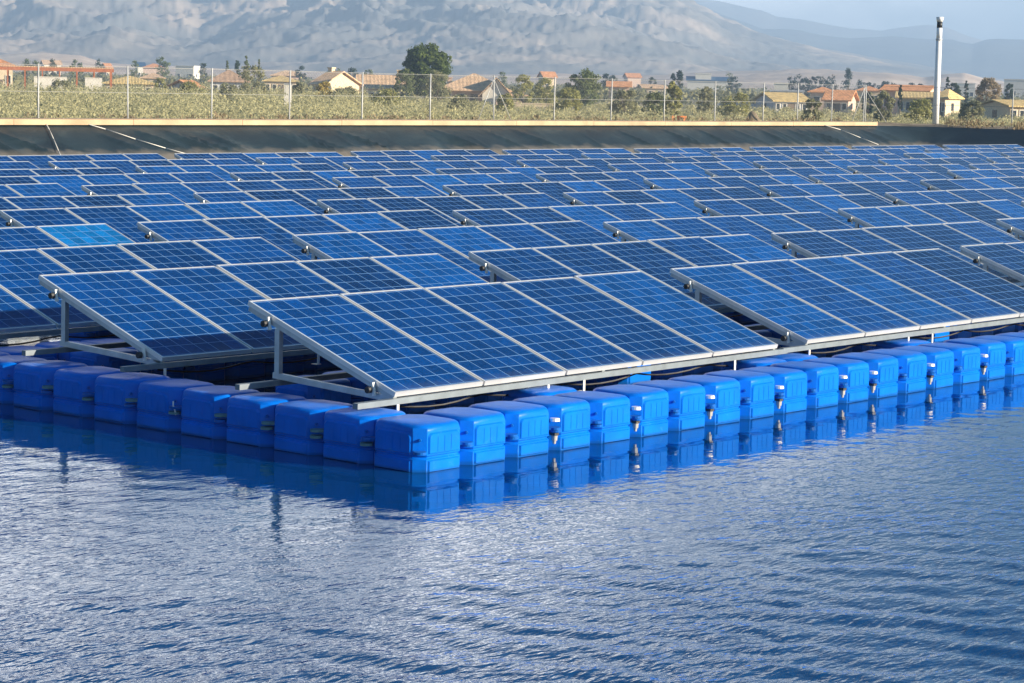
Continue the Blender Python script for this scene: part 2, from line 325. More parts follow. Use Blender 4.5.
cd = bpy.data.cameras.new('camera'); cam = bpy.data.objects.new('camera', cd); COL.objects.link(cam); S.camera = cam
cd.sensor_width = 36; cd.lens = F/1024*36; cd.clip_start = .1; cd.clip_end = 60000
R3 = Matrix(((rt[0], up[0], -fw[0]), (rt[1], up[1], -fw[1]), (rt[2], up[2], -fw[2])))
cam.matrix_world = Matrix.Translation(Vector(CAM)) @ R3.to_4x4()
S.view_settings.view_transform = 'Standard'; S.view_settings.look = 'None'; S.view_settings.exposure = 1.55; S.view_settings.gamma = 1
S.cycles.max_bounces = 8; S.cycles.transparent_max_bounces = 8; S.cycles.use_denoising = True
S.cycles.sample_clamp_indirect = 6

#@@SETTING
# ------------------------------------------------------------------ water: a rippled sheet
def waves(X, Y):
    rng = np.random.default_rng(5); Z = np.zeros_like(X)
    for i in range(70):
        lam = .14*(4.0)**rng.random()**1.3; k = 2*PI/lam
        th = math.radians(58 + rng.normal()*26); sl_ = .015*(lam/.25)**.15
        Z += sl_/k*np.sin(k*(X*math.sin(th)+Y*math.cos(th)) + rng.random()*6.28)
    return Z
def smooth(t): t = np.clip(t, 0, 1); return t*t*(3-2*t)
gx = np.concatenate([np.linspace(-60,-9,18)[:-1], np.arange(-9,24,.048), np.linspace(24,72,18)[1:]])
gy = np.concatenate([np.linspace(-50,-7,18)[:-1], np.arange(-7,8.2,.048), np.linspace(8.2,36.5,12)[1:]])
X, Y = np.meshgrid(gx, gy); 
dist = np.maximum(np.maximum(-X, -Y), 0)                       # metres off the raft: its lee stays calm
gust = .75+.35*np.sin(X*.55+Y*.3+1)*np.sin(Y*.5-X*.21)
amp = (.06+1.05*smooth((dist-.3)/6.5))*gust
core = smooth((X+9)/1.5)*smooth((24-X)/2)*smooth((Y+7)/1.5)*smooth((8.2-Y)/1.5)
Z = waves(X, Y)*amp*core*np.where(dist > 0, 1, .35)
ny, nx = X.shape
idx = np.arange(nx*ny).reshape(ny, nx)
q = np.stack([idx[:-1,:-1], idx[:-1,1:], idx[1:,1:], idx[1:,:-1]], -1).reshape(-1, 4)
wm = np_mesh('water', np.stack([X, Y, Z], -1).reshape(-1, 3), q); wm.polygons.foreach_set('use_smooth', [True]*len(wm.polygons))
tag(link('water', wm, M['water']), 'rippled blue reservoir water', 'water', kind='structure')

# ------------------------------------------------------------------ banks
def path(n_arc=10):
    P = [(np.array([x, 36.9]), np.array([0., 1.])) for x in np.concatenate([np.linspace(-45, 22, 30), np.linspace(22, 66, 560)[1:]])]
    cx_, cy_, R = 66, 34.4, 2.5
    for i in range(1, n_arc+1):
        a = PI/2*(1-i/n_arc); P.append((np.array([cx_+R*math.cos(a), cy_+R*math.sin(a)]), np.array([math.cos(a), math.sin(a)])))
    P += [(np.array([68.5, y]), np.array([1., 0.])) for y in np.linspace(34.4, -45, 110)[1:]]
    return P
PATH = path()
def sweep(name, prof, m, sub, disp=None, cut=None, label=None, cat=None):
    pts = PATH if cut is None else PATH[cut[0]:cut[1]]
    pr = []
    for (a, b) in zip(prof[:-1], prof[1:]):
        for i in range(sub): pr.append((a[0]+(b[0]-a[0])*i/sub, a[1]+(b[1]-a[1])*i/sub))
    pr.append(prof[-1]); V = []; s = 0; last = pts[0][0]
    for p, n in pts:
        s += np.linalg.norm(p-last); last = p
        for j, (o, z) in enumerate(pr):
            d = disp(s, o, z) if disp else 0
            xy = p+n*(o-d*.35); V.append((xy[0], xy[1], z+d))
    k = len(pr); Fq = [(i*k+j, (i+1)*k+j, (i+1)*k+j+1, i*k+j+1) for i in range(len(pts)-1) for j in range(k-1)]
    m_ = np_mesh(name, V, Fq); m_.polygons.foreach_set('use_smooth', [True]*len(m_.polygons))
    return tag(link(name, m_, m), label, cat, kind='structure')
folds = [(random.uniform(0, 190), random.uniform(.25, .95), random.uniform(.05, .10), random.uniform(.07, .15)) for _ in range(110)]
def wrinkle(s, o, z):
    d = .012*math.sin(s*.9+o)+.008*math.sin(s*2.3-o*2)
    d += .018*math.exp(-((s % 5.6-2.8)/.05)**2)          # welded seams between liner sheets
    for s0, k, h, w in folds:
        t = (s-s0+(z-.7)*k*2.4)/w
        if abs(t) < 3: d += h*math.exp(-t*t)
    return d*max(0, min(1, (1.26-z)/.35))
sweep('reservoir_liner', [(-4.3,-.6), (0,1.33)], M['liner'], 22, wrinkle, None, 'wrinkled dark liner on the inner bank', 'liner')
sweep('embankment', [(.02,1.30), (1.5,1.40), (2.6,1.36), (7.5,-1.05)], M['earth'], 3, lambda s, o, z: .03*math.sin(s*1.7+o*3)+.02*math.sin(s*4.1), None, 'earth bank of the reservoir', 'bank')
cp = MB(); 
KX = list(np.arange(-45, 62, 3.9))+[66.1]
for x0, x1 in zip(KX[:-1], KX[1:]):   # cast lengths of coping
    x1 -= .012; h = random.uniform(-.008, .008)
    cp.box(x0, x1, 36.82, 38.1, 1.34, 1.475+h)
tag(cp.build('kerb', M['coping']), 'pale tan concrete coping along the far bank', 'kerb', kind='structure')

# ------------------------------------------------------------------ plain and mountains
g = MB(); n = 48
ring = [(.0, 1)] 
vs = [(0,0,-1.05)]; fs = []
for R in (120, 400, 1200, 3000, 5500, 8200):
    o = len(vs); vs += [(R*math.cos(2*PI*i/n), R*math.sin(2*PI*i/n), -1.05) for i in range(n)]
    if o == 1: fs += [(0, 1+i, 1+(i+1) % n) for i in range(n)]
    else: fs += [(o-n+i, o+i, o+(i+1) % n, o-n+(i+1) % n) for i in range(n)]
g.add(vs, fs); tag(g.build('ground', M['ground']), 'dry plain beyond the reservoir', 'ground', kind='structure')

def fbm(x, y, seed, octv=8, ridged=True):
    rng = np.random.default_rng(seed); v = np.zeros_like(x); a = 1.; tot = 0; f = 1.
    for o in range(octv):
        # value noise on a hashed lattice
        def h(i, j): 
            t = np.sin(i*127.1+j*311.7+seed*17.3+o*51.7)*43758.5453; return t-np.floor(t)
        X_, Y_ = x*f+rng.random()*9, y*f+rng.random()*9
        i, j = np.floor(X_), np.floor(Y_); u, w = X_-i, Y_-j; u = u*u*(3-2*u); w = w*w*(3-2*w)
        nn = (h(i,j)*(1-u)+h(i+1,j)*u)*(1-w)+(h(i,j+1)*(1-u)+h(i+1,j+1)*u)*w
        v += a*((1-abs(2*nn-1))**1.6 if ridged else nn); tot += a; a *= .60; f *= 2.03
    return v/tot
def massif(name, prof, r0, rr, r1, m, amp, fscale, seed, na=720, nr=280, power=1.2, label=None, px=(-260, 1290)):
    pxs = np.linspace(px[0], px[1], na); az = np.array([azim(x) for x in pxs])
    top = np.interp(pxs, [p[0] for p in prof], [p[1] for p in prof])
    elev = np.array([ (hzn(x)-t)/F for x, t in zip(pxs, top)])
    rho = r0+(r1-r0)*np.linspace(0, 1, nr)
    A, R = np.meshgrid(az, rho); E, _ = np.meshgrid(elev, rho)
    H = E*rr
    s = np.where(R <= rr, np.clip((R-r0)/(rr-r0), 0, 1)**power, np.clip(1-(R-rr)/(r1-rr), 0, 1))
    Xm, Ym = R*np.sin(A)+CAM[0], R*np.cos(A)+CAM[1]
    nz = fbm(Xm*fscale, Ym*fscale, seed)-.5
    env = np.sin(np.clip(s, 0, 1)*PI*.86)**.8
    Zm = -1.2+H*s+H*amp*nz*env
    idx = np.arange(na*nr).reshape(nr, na)
    q = np.stack([idx[:-1,:-1], idx[:-1,1:], idx[1:,1:], idx[1:,:-1]], -1).reshape(-1, 4)
    mm = np_mesh(name, np.stack([Xm, Ym, Zm], -1).reshape(-1, 3), q)
    mm.polygons.foreach_set('use_smooth', [True]*len(mm.polygons))
    return tag(link(name, mm, m), label, 'mountain', kind='structure')
massif('mountains', [(-260,-50),(0,-34),(110,-52),(200,-20),(290,-34),(360,-60),(470,-62),(560,-45),(640,-24),(690,2),(720,20),(750,32),(790,42),(840,52),(900,62),(960,72),(1040,82),(1290,100)], 1900, 3600, 4800, M['range'], .55, 1/330, 5, label='bare sierra with sunlit tan faces')
massif('mountain_ridge', [(-260,0),(300,-20),(600,-12),(690,2),(715,12),(740,22),(760,30),(780,30),(800,32),(820,36),(850,39),(870,37),(900,36.5),(920,39),(950,40),(962,43),(972,45),(985,41),(1000,40),(1024,42),(1060,40),(1290,60)], 3800, 5100, 6200, M['ridge'], .5, 1/1100, 8, label='long blue ridge behind the plain')
massif('snowy_mountains', [(-260,50),(500,20),(600,8),(670,-6),(700,-4),(730,2),(760,8),(775,14),(800,17),(830,25),(855,30),(880,33),(900,30),(925,28.5),(945,31),(965,38),(1000,46),(1290,60)], 5700, 6700, 7700, M['snowy'], .35, 1/1500, 21, label='pale snow dusted mountains far off')
massif('hills', [(-260,55),(0,52),(40,49),(80,52),(105,58),(150,61),(220,64),(300,66),(380,69),(450,70),(560,68),(640,71),(700,68),(760,66),(800,64),(840,66),(890,68),(925,73),(945,70),(965,69),(990,76),(1024,80),(1290,86)], 1250, 1900, 2300, M['hills'], .55, 1/160, 14, na=520, nr=90, power=1.1, label='low pinkish badland hills')
massif('foothills', [(-260,44),(0,42),(150,50),(300,56),(420,50),(520,58),(620,61),(690,60),(760,66),(1024,78),(1290,86)], 1900, 2900, 3500, M['hills'], .5, 1/300, 29, na=420, nr=90, power=1.1, label='gentle foothills below the sierra')
#@@RAFT
# ------------------------------------------------------------------ floats
PX, PY = 5.4546/11, 2.5363/5         # module pitch along the two edges of the raft
def float_mesh():
    """hollow blow-moulded cube: chamfered corners, raised face panels, belt groove, domed top"""
    import bmesh
    hw, hd, c = PX/2-.002, PY/2-.002, .072
    def loop(z, ins, cc):
        a, b = hw-ins, hd-ins
        return [(-a+cc,-b,z),(a-cc,-b,z),(a,-b+cc,z),(a,b-cc,z),(a-cc,b,z),(-a+cc,b,z),(-a,b-cc,z),(-a,-b+cc,z)]
    zs = [(-.10,.012,c),(-.06,.0,c),(.095,.0,c),(.103,.010,c),(.113,.010,c),(.121,.0,c),(.285,.002,c),(.316,.007,c+.002),(.330,.020,c+.006),(.337,.042,c+.010),(.340,.12,c+.01)]
    V = []; Fs = []
    for z, ins, cc in zs: V += loop(z, ins, cc)
    for i in range(len(zs)-1):
        for j in range(8): Fs.append((i*8+j, i*8+(j+1) % 8, (i+1)*8+(j+1) % 8, (i+1)*8+j))
    k = len(zs)-1; Fs.append(tuple(k*8+j for j in range(8))); Fs.append(tuple(reversed(range(8))))
    m = MB(); m.add(V, Fs)
    # raised rounded panels on the four faces (upper and lower), standing 7 mm proud
    def panel(axis, sg, z0, z1, half, topround):
        d = hd if axis == 'y' else hw
        pts = []; r = .035
        base = [(-half, z0), (half, z0)]
        n = 5
        arc = [(half-r+r*math.cos(t), z1-r+r*math.sin(t)) for t in [PI/2*i/n for i in range(n+1)]]
        arc2 = [(-half+r+r*math.cos(t), z1-r+r*math.sin(t)) for t in [PI/2+PI/2*i/n for i in range(n+1)]]
        out = base+(arc+arc2 if topround else [(half, z1), (-half, z1)])
        cx_ = sum(p[0] for p in out)/len(out); cz = (z0+z1)/2
        inn = [(p[0]-.014*(1 if p[0] > 0 else -1), p[1]+.009*(1 if p[1] < cz else -1)) for p in out]
        def P(p, h):
            return (p[0], sg*(d+h), p[1]) if axis == 'y' else (sg*(d+h), p[0], p[1])
        n_ = len(out); vs = [P(p, -.004) for p in out]+[P(p, .012) for p in inn]
        fs = [(i, (i+1) % n_, n_+(i+1) % n_, n_+i) for i in range(n_)]+[tuple(range(n_, 2*n_))]
        m.add(vs, fs)
    for ax, h in (('y', hw-c-.006), ('x', hd-c-.006)):
        for sg in (-1, 1):
            panel(ax, sg, .128, .282, h, True); panel(ax, sg, .0, .090, h, False)
    for q in (-.07, 0, .07):            # moulded ribs on each raised panel
        for sg in (-1, 1):
            y0, y1 = sorted((sg*(hd+.004), sg*(hd+.0142))); m.box(q-.006, q+.006, y0, y1, .145, .255)
            x0, x1 = sorted((sg*(hw+.004), sg*(hw+.0142))); m.box(x0, x1, q-.006, q+.006, .145, .255)
    me = m.mesh('float_body', True)
    bm = bmesh.new(); bm.from_mesh(me); bmesh.ops.recalc_face_normals(bm, faces=bm.faces)
    bmesh.ops.bevel(bm, geom=[e for e in bm.edges if e.calc_length() > .02 and len(e.link_faces) == 2 and e.calc_face_angle(0) > .5], offset=.005, segments=2, affect='EDGES', clamp_overlap=True)
    bm.to_mesh(me); bm.free()
    try: me.set_sharp_from_angle(angle=.7)
    except Exception: pass
    me.polygons.foreach_set('use_smooth', [True]*len(me.polygons)); return me
FM = float_mesh(); FM.materials.append(M['float'])
def lug_mesh():
    m = MB(); m.cyl((0,0,-.009), (0,0,.009), .047, n=14); m.bar((0,0,0), (.055,.055,0), .075, .0178); return m.mesh('lug')
LM = lug_mesh(); LM.materials.append(M['float'])
LMG = lug_mesh(); LMG.materials.append(M['lug'])
pinm = MB().cyl((0,0,.0),(0,0,.022),.040,.036,12).mesh('pin_head'); pinm.materials.append(M['bolt'])
nutm = MB().cyl((0,0,0),(0,0,.02),.036,n=6).mesh('pin_nut'); nutm.materials.append(M['black'])
bltm = MB().cyl((0,0,-.030),(0,0,.02),.022,.026,10).cyl((0,0,-.055),(0,0,-.030),.012,.015,10).mesh('pin_sleeve'); bltm.materials.append(simple('pin_grey', (.40,.38,.35), .5, .2))
dotm = MB().cyl((0,0,0),(-.010,-.010,0),.012,.008,10).mesh('plug'); dotm.materials.append(M['float'])
ORD = ['first','second','third','fourth','fifth','sixth','seventh','eighth','ninth','tenth','eleventh','twelfth','thirteenth','fourteenth','fifteenth','sixteenth','seventeenth','eighteenth','nineteenth','twentieth','twenty-first','twenty-second','twenty-third','twenty-fourth','twenty-fifth']
def pontoon(ix, iy, label, group, pins=(), lug_green=False, dz=None):
    o = link('pontoon_float', FM, None); tag(o, label, 'float', group)
    o.location = ((ix+.5)*PX, (iy+.5)*PY, random.uniform(-.006, .006) if dz is None else dz)
    o.rotation_euler = (random.uniform(-.008,.008), random.uniform(-.008,.008), random.uniform(-.006,.006))
    for (sx, sy, z) in ((-1,-1,.150),(1,-1,.171),(-1,1,.192),(1,1,.213)):
        l = link('lug', LMG if lug_green else LM, None, o); l.location = (sx*PX/2*.985, sy*PY/2*.985, z)
        l.rotation_euler = (0,0,{(1,1):PI,(-1,1):-PI/2,(-1,-1):0,(1,-1):PI/2}[(sx,sy)])
    d = link('plug', dotm, None, o); d.location = (-PX/2+.036, -PY/2+.036, .232)
    for kind in pins:
        sx, sy = kind
        h = link('pin_head', pinm, None, o); h.location = (sx*PX/2, sy*PY/2+.006, .222)
        nu = link('pin_nut', nutm, None, h); nu.location = (0,0,-.105)
        b = link('pin_sleeve', bltm, None, h); b.location = (0,0,-.115)
    return o
FG, SG, IG = 'floats along the sunlit front edge', 'floats along the shaded side edge', 'floats inside the raft'
PINS = {3, 5, 7, 9, 11, 12, 14, 16, 18, 20}
pontoon(0, 0, 'corner pontoon cube of blue plastic where sunlit edge meets shaded edge', FG)
for k in range(1, 23):
    pin = k in PINS
    pontoon(k, 0, f'blue pontoon cube on the sunlit water edge, {ORD[k-1]} along from the corner cube', FG, [(-1,-1)] if pin else ())
for k in range(1, 14):
    pontoon(0, k, f'blue pontoon cube on the shaded side edge, {ORD[k-1]} back from the corner cube', SG, (), k % 2 == 1 or k == 2)
inner = [(4,1,'behind the fourth joint of the sunlit edge'),(10,1,'beneath the gap between front tables, nearer the corner cube'),(11,1,'beneath the gap between front tables, farther from it'),(15,1,'under the second front table, nearer its near end'),(21,1,'under the second front table, toward its far end')]
for ix, iy, where in inner: pontoon(ix, iy, 'pontoon cube inside the sunlit edge, '+where, IG)
for n_, ix in enumerate((1, 2, 3)):
    pontoon(ix, 10, f'dark blue pontoon cube under the second table row, {ORD[n_]} inward from the shaded edge', IG)
for iy, x0_, x1_, row in ((4, 2, 34, 'front'), (9, 2, 32, 'second'), (14, 6, 36, 'third')):  # added pontoon lines: block bright reflections in the water below, also carry the tables
    for ix in range(x0_, x1_): pontoon(ix, iy, f'shaded pontoon cube in the line added under the high edge of the {row} tables', f'pontoons added under the high edge of the {row} tables')
st = MB(); pts = [(-.012,0,0),(-.02,.0,.03),(-.025,.015,.07),(-.012,.03,.10)]
for a, b in zip(pts[:-1], pts[1:]): st.cyl(a, b, .006, n=6)
o = st.build('strap', M['strap']); o.location = (.0, 5*PY-.03, .14); tag(o, 'short white strap hanging in a joint of the shaded pontoons', 'strap')

# ------------------------------------------------------------------ solar tables
TILT, HB, RP, TP, OX, OY = .33893, .45124, 2.53628, 5.45462, .50042, .71249
PL, PW = 1.65, .977
fr = MB(); t = .013; h = .036
fr.box(0, PW, 0, t, -h, 0).box(0, PW, PL-t, PL, -h, 0).box(0, t, t, PL-t, -h, 0).box(PW-t, PW, t, PL-t, -h, 0)
FRM = fr.mesh('solar_panel'); FRM.materials.append(M['alu'])
gl = bpy.data.meshes.new('solar_glass')
gv = [(t, t, -.004), (PW-t, t, -.004), (PW-t, PL-t, -.004), (t, PL-t, -.004), (t, t, -.012), (PW-t, t, -.012), (PW-t, PL-t, -.012), (t, PL-t, -.012)]
gl.from_pydata(gv, [], [(0,1,2,3), (7,6,5,4)]); uvl = gl.uv_layers.new(name='UVMap')
mg = .012
for i, uv in enumerate([(-mg,-mg),(1+mg,-mg),(1+mg,1+mg),(-mg,1+mg),(0,0),(0,0),(0,0),(0,0)]): uvl.data[i].uv = uv
gl.materials.append(M['glass']); gl.materials.append(M['back']); gl.polygons[1].material_index = 1
ct, stl = math.cos(TILT), math.sin(TILT)
def on(s, off=0): return (s*ct+off*stl, s*stl-off*ct)      # (y, z) s metres up the slope, off below the top face
def part(name, mb, m, cache={}):
    if name not in cache:
        me = mb().mesh(name); me.materials.append(m); cache[name] = me
    return cache[name]
y9, z9 = on(PL*.78, .07)
ZR = -.105
raft_m = lambda: MB().bar((0,*on(.01,.054)), (0,*on(PL-.02,.054)), .036, .036)
post_m = lambda: MB().box(-.02, .02, y9-.02, y9+.03, -.005, z9)
strut_m = lambda: MB().bar((0,.03,-.055), (0,y9+.05,.0), .036, .045)
rail_m = lambda: MB().box(-.40, 5.12, -.025, .025, -.021, .021)
clip_m = lambda: MB().bar((-.012,0,.012), (-.012,-.02,-.085), .022, .02)
cap_m = lambda: MB().cyl((-.045,0,0), (.0,0,0), .026, n=8)
def cable_m():
    m = MB(); P = [(.1+i*.15, .02*math.sin(i*.9), -.05*abs(math.sin(i*.15*PI/1.0))-.02) for i in range(33)]
    for a, b in zip(P[:-1], P[1:]): m.cyl(a, b, .008, n=5, cap=False)
    return m
foot_m = lambda: MB().box(-.012, .012, -.03, -.022, -.09, 0).box(-.03, .03, -.03, .03, -.096, -.09)
base_col = {0: (.0008,.034,.150), 1: (.0008,.024,.105), 2: (.0008,.052,.215), 3: (.001,.072,.28)}
def panel_colour(r, tb, j):
    k = random.choices((0,1,2,3), (.46,.28,.24,.02 if r > 2 else 0))[0]
    if (r, tb, j) in ((3,0,4),): return (.002,.115,.34)
    c = base_col[k]; f = random.uniform(.85, 1.15); return (c[0]*f, c[1]*f, c[2]*f)
def table(r, tb, label, group):
    root = empty('solar_table'); tag(root, label, 'solar table', group)
    dz = random.uniform(-.012,.012); rx, ry = random.uniform(-.004,.004), random.uniform(-.003,.003)
    if (r, tb) == (1, 0): dz, ry = .02, .004
    if (r, tb) == (0, 0): dz, rx, ry = 0, 0, 0
    root.location = (OX+tb*TP, OY+r*RP, HB+dz); root.rotation_euler = (rx, ry, 0)
    for j in range(5):
        p = link('solar_panel', FRM, None, root); p.location = (j*1.0+.008, 0, random.uniform(-.0015,.0015)); p.rotation_euler = (TILT+random.uniform(-.003,.003), 0, 0)
        gq = link('solar_glass', gl, None, p); gq.color = (*panel_colour(r, tb, j), 1)
    for s in (.13,):
        y, z = on(PL*s, .03)
        c_ = link('clamp', part('clamp', clip_m, M['bolt']), None, root); c_.location = (0, y, z)
        if s < .5 or r < 3: 
            k_ = link('rail_cap', part('rail_cap', cap_m, M['black']), None, root); y, z = on(PL*s, .075); k_.location = (-.012, y, z)
    # upper clamp sits toward the high edge
    c_ = link('clamp', part('clamp', clip_m, M['bolt']), None, root); y, z = on(PL*.84, .03); c_.location = (0, y, z)
    k_ = link('rail_cap', part('rail_cap', cap_m, M['black']), None, root); y, z = on(PL*.84, .07); k_.location = (-.012, y, z)
    xs = (.03, 2.5, 4.96) if r < 3 else (.03,)
    for x in xs:
        for nm, f in (('rafter', raft_m), ('leg', post_m), ('base_strut', strut_m)):
            link(nm, part(nm, f, M['galv']), None, root).location = (x, 0, 0)
    f_ = link('rail', part('rail', rail_m, M['rail']), None, root); f_.location = (0, .012, -.066)
    if r < 4:
        b_ = link('rail', part('rail', rail_m, M['rail']), None, root); b_.location = (0, y9, -.052)
    if r < 3:
        cb = link('cable', part('cable', cable_m, M['black']), None, root); cb.location = (0, .16, -.10)
    if r < 2:
        for x in (.02, 1.75, 2.2, 4.3): link('bracket', part('bracket', foot_m, M['bolt']), None, root).location = (x, .012, -.087)
    return root
RN = ['front','second','third','fourth','fifth','sixth','seventh','eighth','ninth','tenth','last']
first = {0:0,1:0,2:0,3:0,4:0,5:1,6:1,7:2,8:2,9:2,10:3}
last = {0:2,1:3,2:3,3:4,4:5,5:6,6:7,7:8,8:9,9:9,10:10}
for r in range(11):
    seen = 0
    for tb in range(first[r], 11):
        P = [np.array([OX+tb*TP+dx, OY+r*RP+1.5, 1.]) for dx in (0, 5)]
        q = []
        for v in P:
            d = v-CAM; q.append(512+F*(d@rt)/(d@fw))
        if q[0] > 1060 or q[1] < -60: continue
        seen += 1
        extra = {(0,1): 'front table at the open corner, five panels lit by the sun', (1,1): 'shaded low edge behind the corner table'}.get((r, seen), '')
        row = 'front row beside the open water' if r == 0 else ('last row before the dark liner' if r == 10 else f'{RN[r]} row back from the water')
        table(r, tb, 'solar table with one pale sky-blue panel in the fourth row back from the water' if (r, tb) == (3, 0) else f'blue solar table, {ORD[seen-1]} from the left in the {row}', 'solar tables in '+row)
# loose lashing ropes on the liner
def rope(name, pts, label, r=.012):
    m = MB()
    for a, b in zip(pts[:-1], pts[1:]): m.cyl(a, b, r, n=6)
    tag(m.build(name, M['rope'], smooth=True), label, 'rope')
def liner_pt(px, py, off=.05):
    d = ray(px, py)                       # meet the sloping face
    n_ = np.array([0, -1.93, 4.3]); p0 = np.array([0, 36.9, 1.33]); t_ = (n_@(p0-CAM))/(n_@d); q = CAM+d*t_; return (q[0], q[1]-off*.4, q[2]+off)
rope('mooring_rope', [liner_pt(45,125), liner_pt(49,132), liner_pt(53,141), liner_pt(58,153), liner_pt(61,160)], 'pale mooring rope running steeply down the dark liner', .013)
rope('mooring_rope', [liner_pt(80,124), liner_pt(105,131), liner_pt(135,141), liner_pt(165,150), liner_pt(190,157)], 'long pale mooring rope slanting gently across the dark liner', .012)
rope('mooring_rope', [liner_pt(822,126), liner_pt(840,131), liner_pt(860,139), liner_pt(878,146)], 'pale mooring rope slanting down the liner near the bank corner', .013)
#@@BACKGROUND
GZ = -1.05
# ------------------------------------------------------------------ fence on the far bank
def fence(name, posts, top, label, braces=(), mesh_step=.11):
    root = empty(name, posts[0]); tag(root, label, 'fence'); o0 = Vector(posts[0])
    rnd = random.Random(4)
    T = []
    for p in posts:
        p = Vector(p); lean = Vector((rnd.uniform(-.03,.03), rnd.uniform(-.02,.02), 0)); t_ = p+Vector((0,0,top))+lean; T.append(t_)
        MB().cyl(p-o0-Vector((0,0,.5)), t_-o0, .022, n=8).build('post', M['post'], root, True)
    for i, dx in braces:
        p = Vector(posts[i]); MB().cyl(p+Vector(dx)-o0, T[i]-Vector((0,0,.12))-o0, .012, n=6).build('brace', M['post'], root, True)
    w = MB(); w2 = MB()
    for i in range(len(posts)-1):
        a0, a1, b0, b1 = Vector(posts[i]), T[i], Vector(posts[i+1]), T[i+1]
        for f in (.04, .52, .98): w.bar(a0.lerp(a1, f)-o0, b0.lerp(b1, f)-o0, .010, .010)
        n = int((b0-a0).length/mesh_step); hgt = top; k = max(1, int(n*hgt/(b0-a0).length))
        def P(u, v): return a0.lerp(b0, u).lerp(a1.lerp(b1, u), v)-o0
        for j in range(-k, n):
            for sg in (0, 1):
                u0, u1 = j/n, (j+k)/n; v0, v1 = .04, .98
                if u0 < 0: v0 = .04+.94*(-u0)/(u1-u0); u0_ = 0
                else: u0_ = u0
                if u1 > 1: v1 = .04+.94*(1-u0)/(u1-u0); u1_ = 1
                else: u1_ = u1
                if sg: v0, v1 = 1.02-v0, 1.02-v1
                w2.bar(P(u0_, v0), P(u1_, v1), .0016, .0016)
    w.build('wire', M['wire'], root); w2.build('wire_netting', M['wire'], root)
    return root
bp_ = [(x, 38.45, 1.38) for x in [27.25-3.04+3.04*k for k in range(0, 13)]+[63.0, 65.36, 67.66]]
fence('chain_link_fence', bp_, 1.5, 'grey chain link fence on thin posts along the far concrete edge', [(7, (-.8,0,0)), (7, (.9,0,0)), (15, (-.85,0,0)), (15, (1.3,-.3,0))])
fence('chain_link_fence', [(67.75, 38.42, 1.38), (70.1, 33.3, 1.38), (70.1, 28.0, 1.38), (70.1, 23.0, 1.38)], 1.5, 'short run of chain link fence beyond the bank corner by the white pole')
# ------------------------------------------------------------------ tall white pole
p = at(935.5, 122, 104); pr_ = empty('tall_pole', (p[0], p[1], 1.0)); tag(pr_, 'tall white pole with dark band under its cap beside the bank corner', 'pole')
H = at(938, 17, 104)[2]-1.0
MB().cyl((0,0,0), (0,0,H*.80), .14, .125, 20).build('pole_shaft', M['pole'], pr_, True)
MB().cyl((0,0,H*.80), (0,0,H*.905), .120, .118, 20).build('upper_shaft', M['pole'], pr_, True)
MB().cyl((0,0,H*.795), (0,0,H*.81), .14, .14, 20).build('collar', M['greywall'], pr_, True)
MB().cyl((0,0,H*.905), (0,0,H*.958), .117, .117, 20).build('dark_band', M['black'], pr_, True)
MB().cyl((0,0,H*.958), (0,0,H), .125, .165, 20).build('cap', M['pole'], pr_, True)

# ------------------------------------------------------------------ foliage
def leaves(centers, radii, per, size, rng, squash=.8):
    """many small leaf faces spread through clumps"""
    n = len(centers)*per
    c = np.repeat(np.asarray(centers), per, 0); r = np.repeat(np.asarray(radii), per)
    d = rng.normal(size=(n, 3)); d /= np.linalg.norm(d, axis=1)[:, None]
    rad = r*(rng.random(n)**.45)
    p = c+d*rad[:, None]*np.array([1, 1, squash])
    nrm = d+rng.normal(size=(n, 3))*.7+np.array([0,0,.35]); nrm /= np.linalg.norm(nrm, axis=1)[:, None]
    a = np.cross(nrm, rng.normal(size=(n, 3))); a /= np.linalg.norm(a, axis=1)[:, None]; b = np.cross(nrm, a)
    s = size*(.6+.8*rng.random(n))[:, None]
    V = np.stack([p-a*s-b*s*.5, p+a*s-b*s*.4, p+a*s*.7+b*s*.6, p-a*s*.8+b*s*.5], 1).reshape(-1, 3)
    return V, np.arange(n*4).reshape(-1, 4)
GREEN = {k: leaf_mat('leaves_'+k, c, v) for k, c, v in (
    ('dark', (.04,.065,.03), .4), ('pine', (.085,.12,.03), .5), ('olive', (.24,.24,.13), .35), ('yellowgreen', (.30,.295,.10), .3),
    ('mid', (.14,.17,.07), .4), ('blue', (.032,.06,.045), .3), ('dry', (.30,.24,.15), .3), ('gold', (.42,.32,.07), .3))}
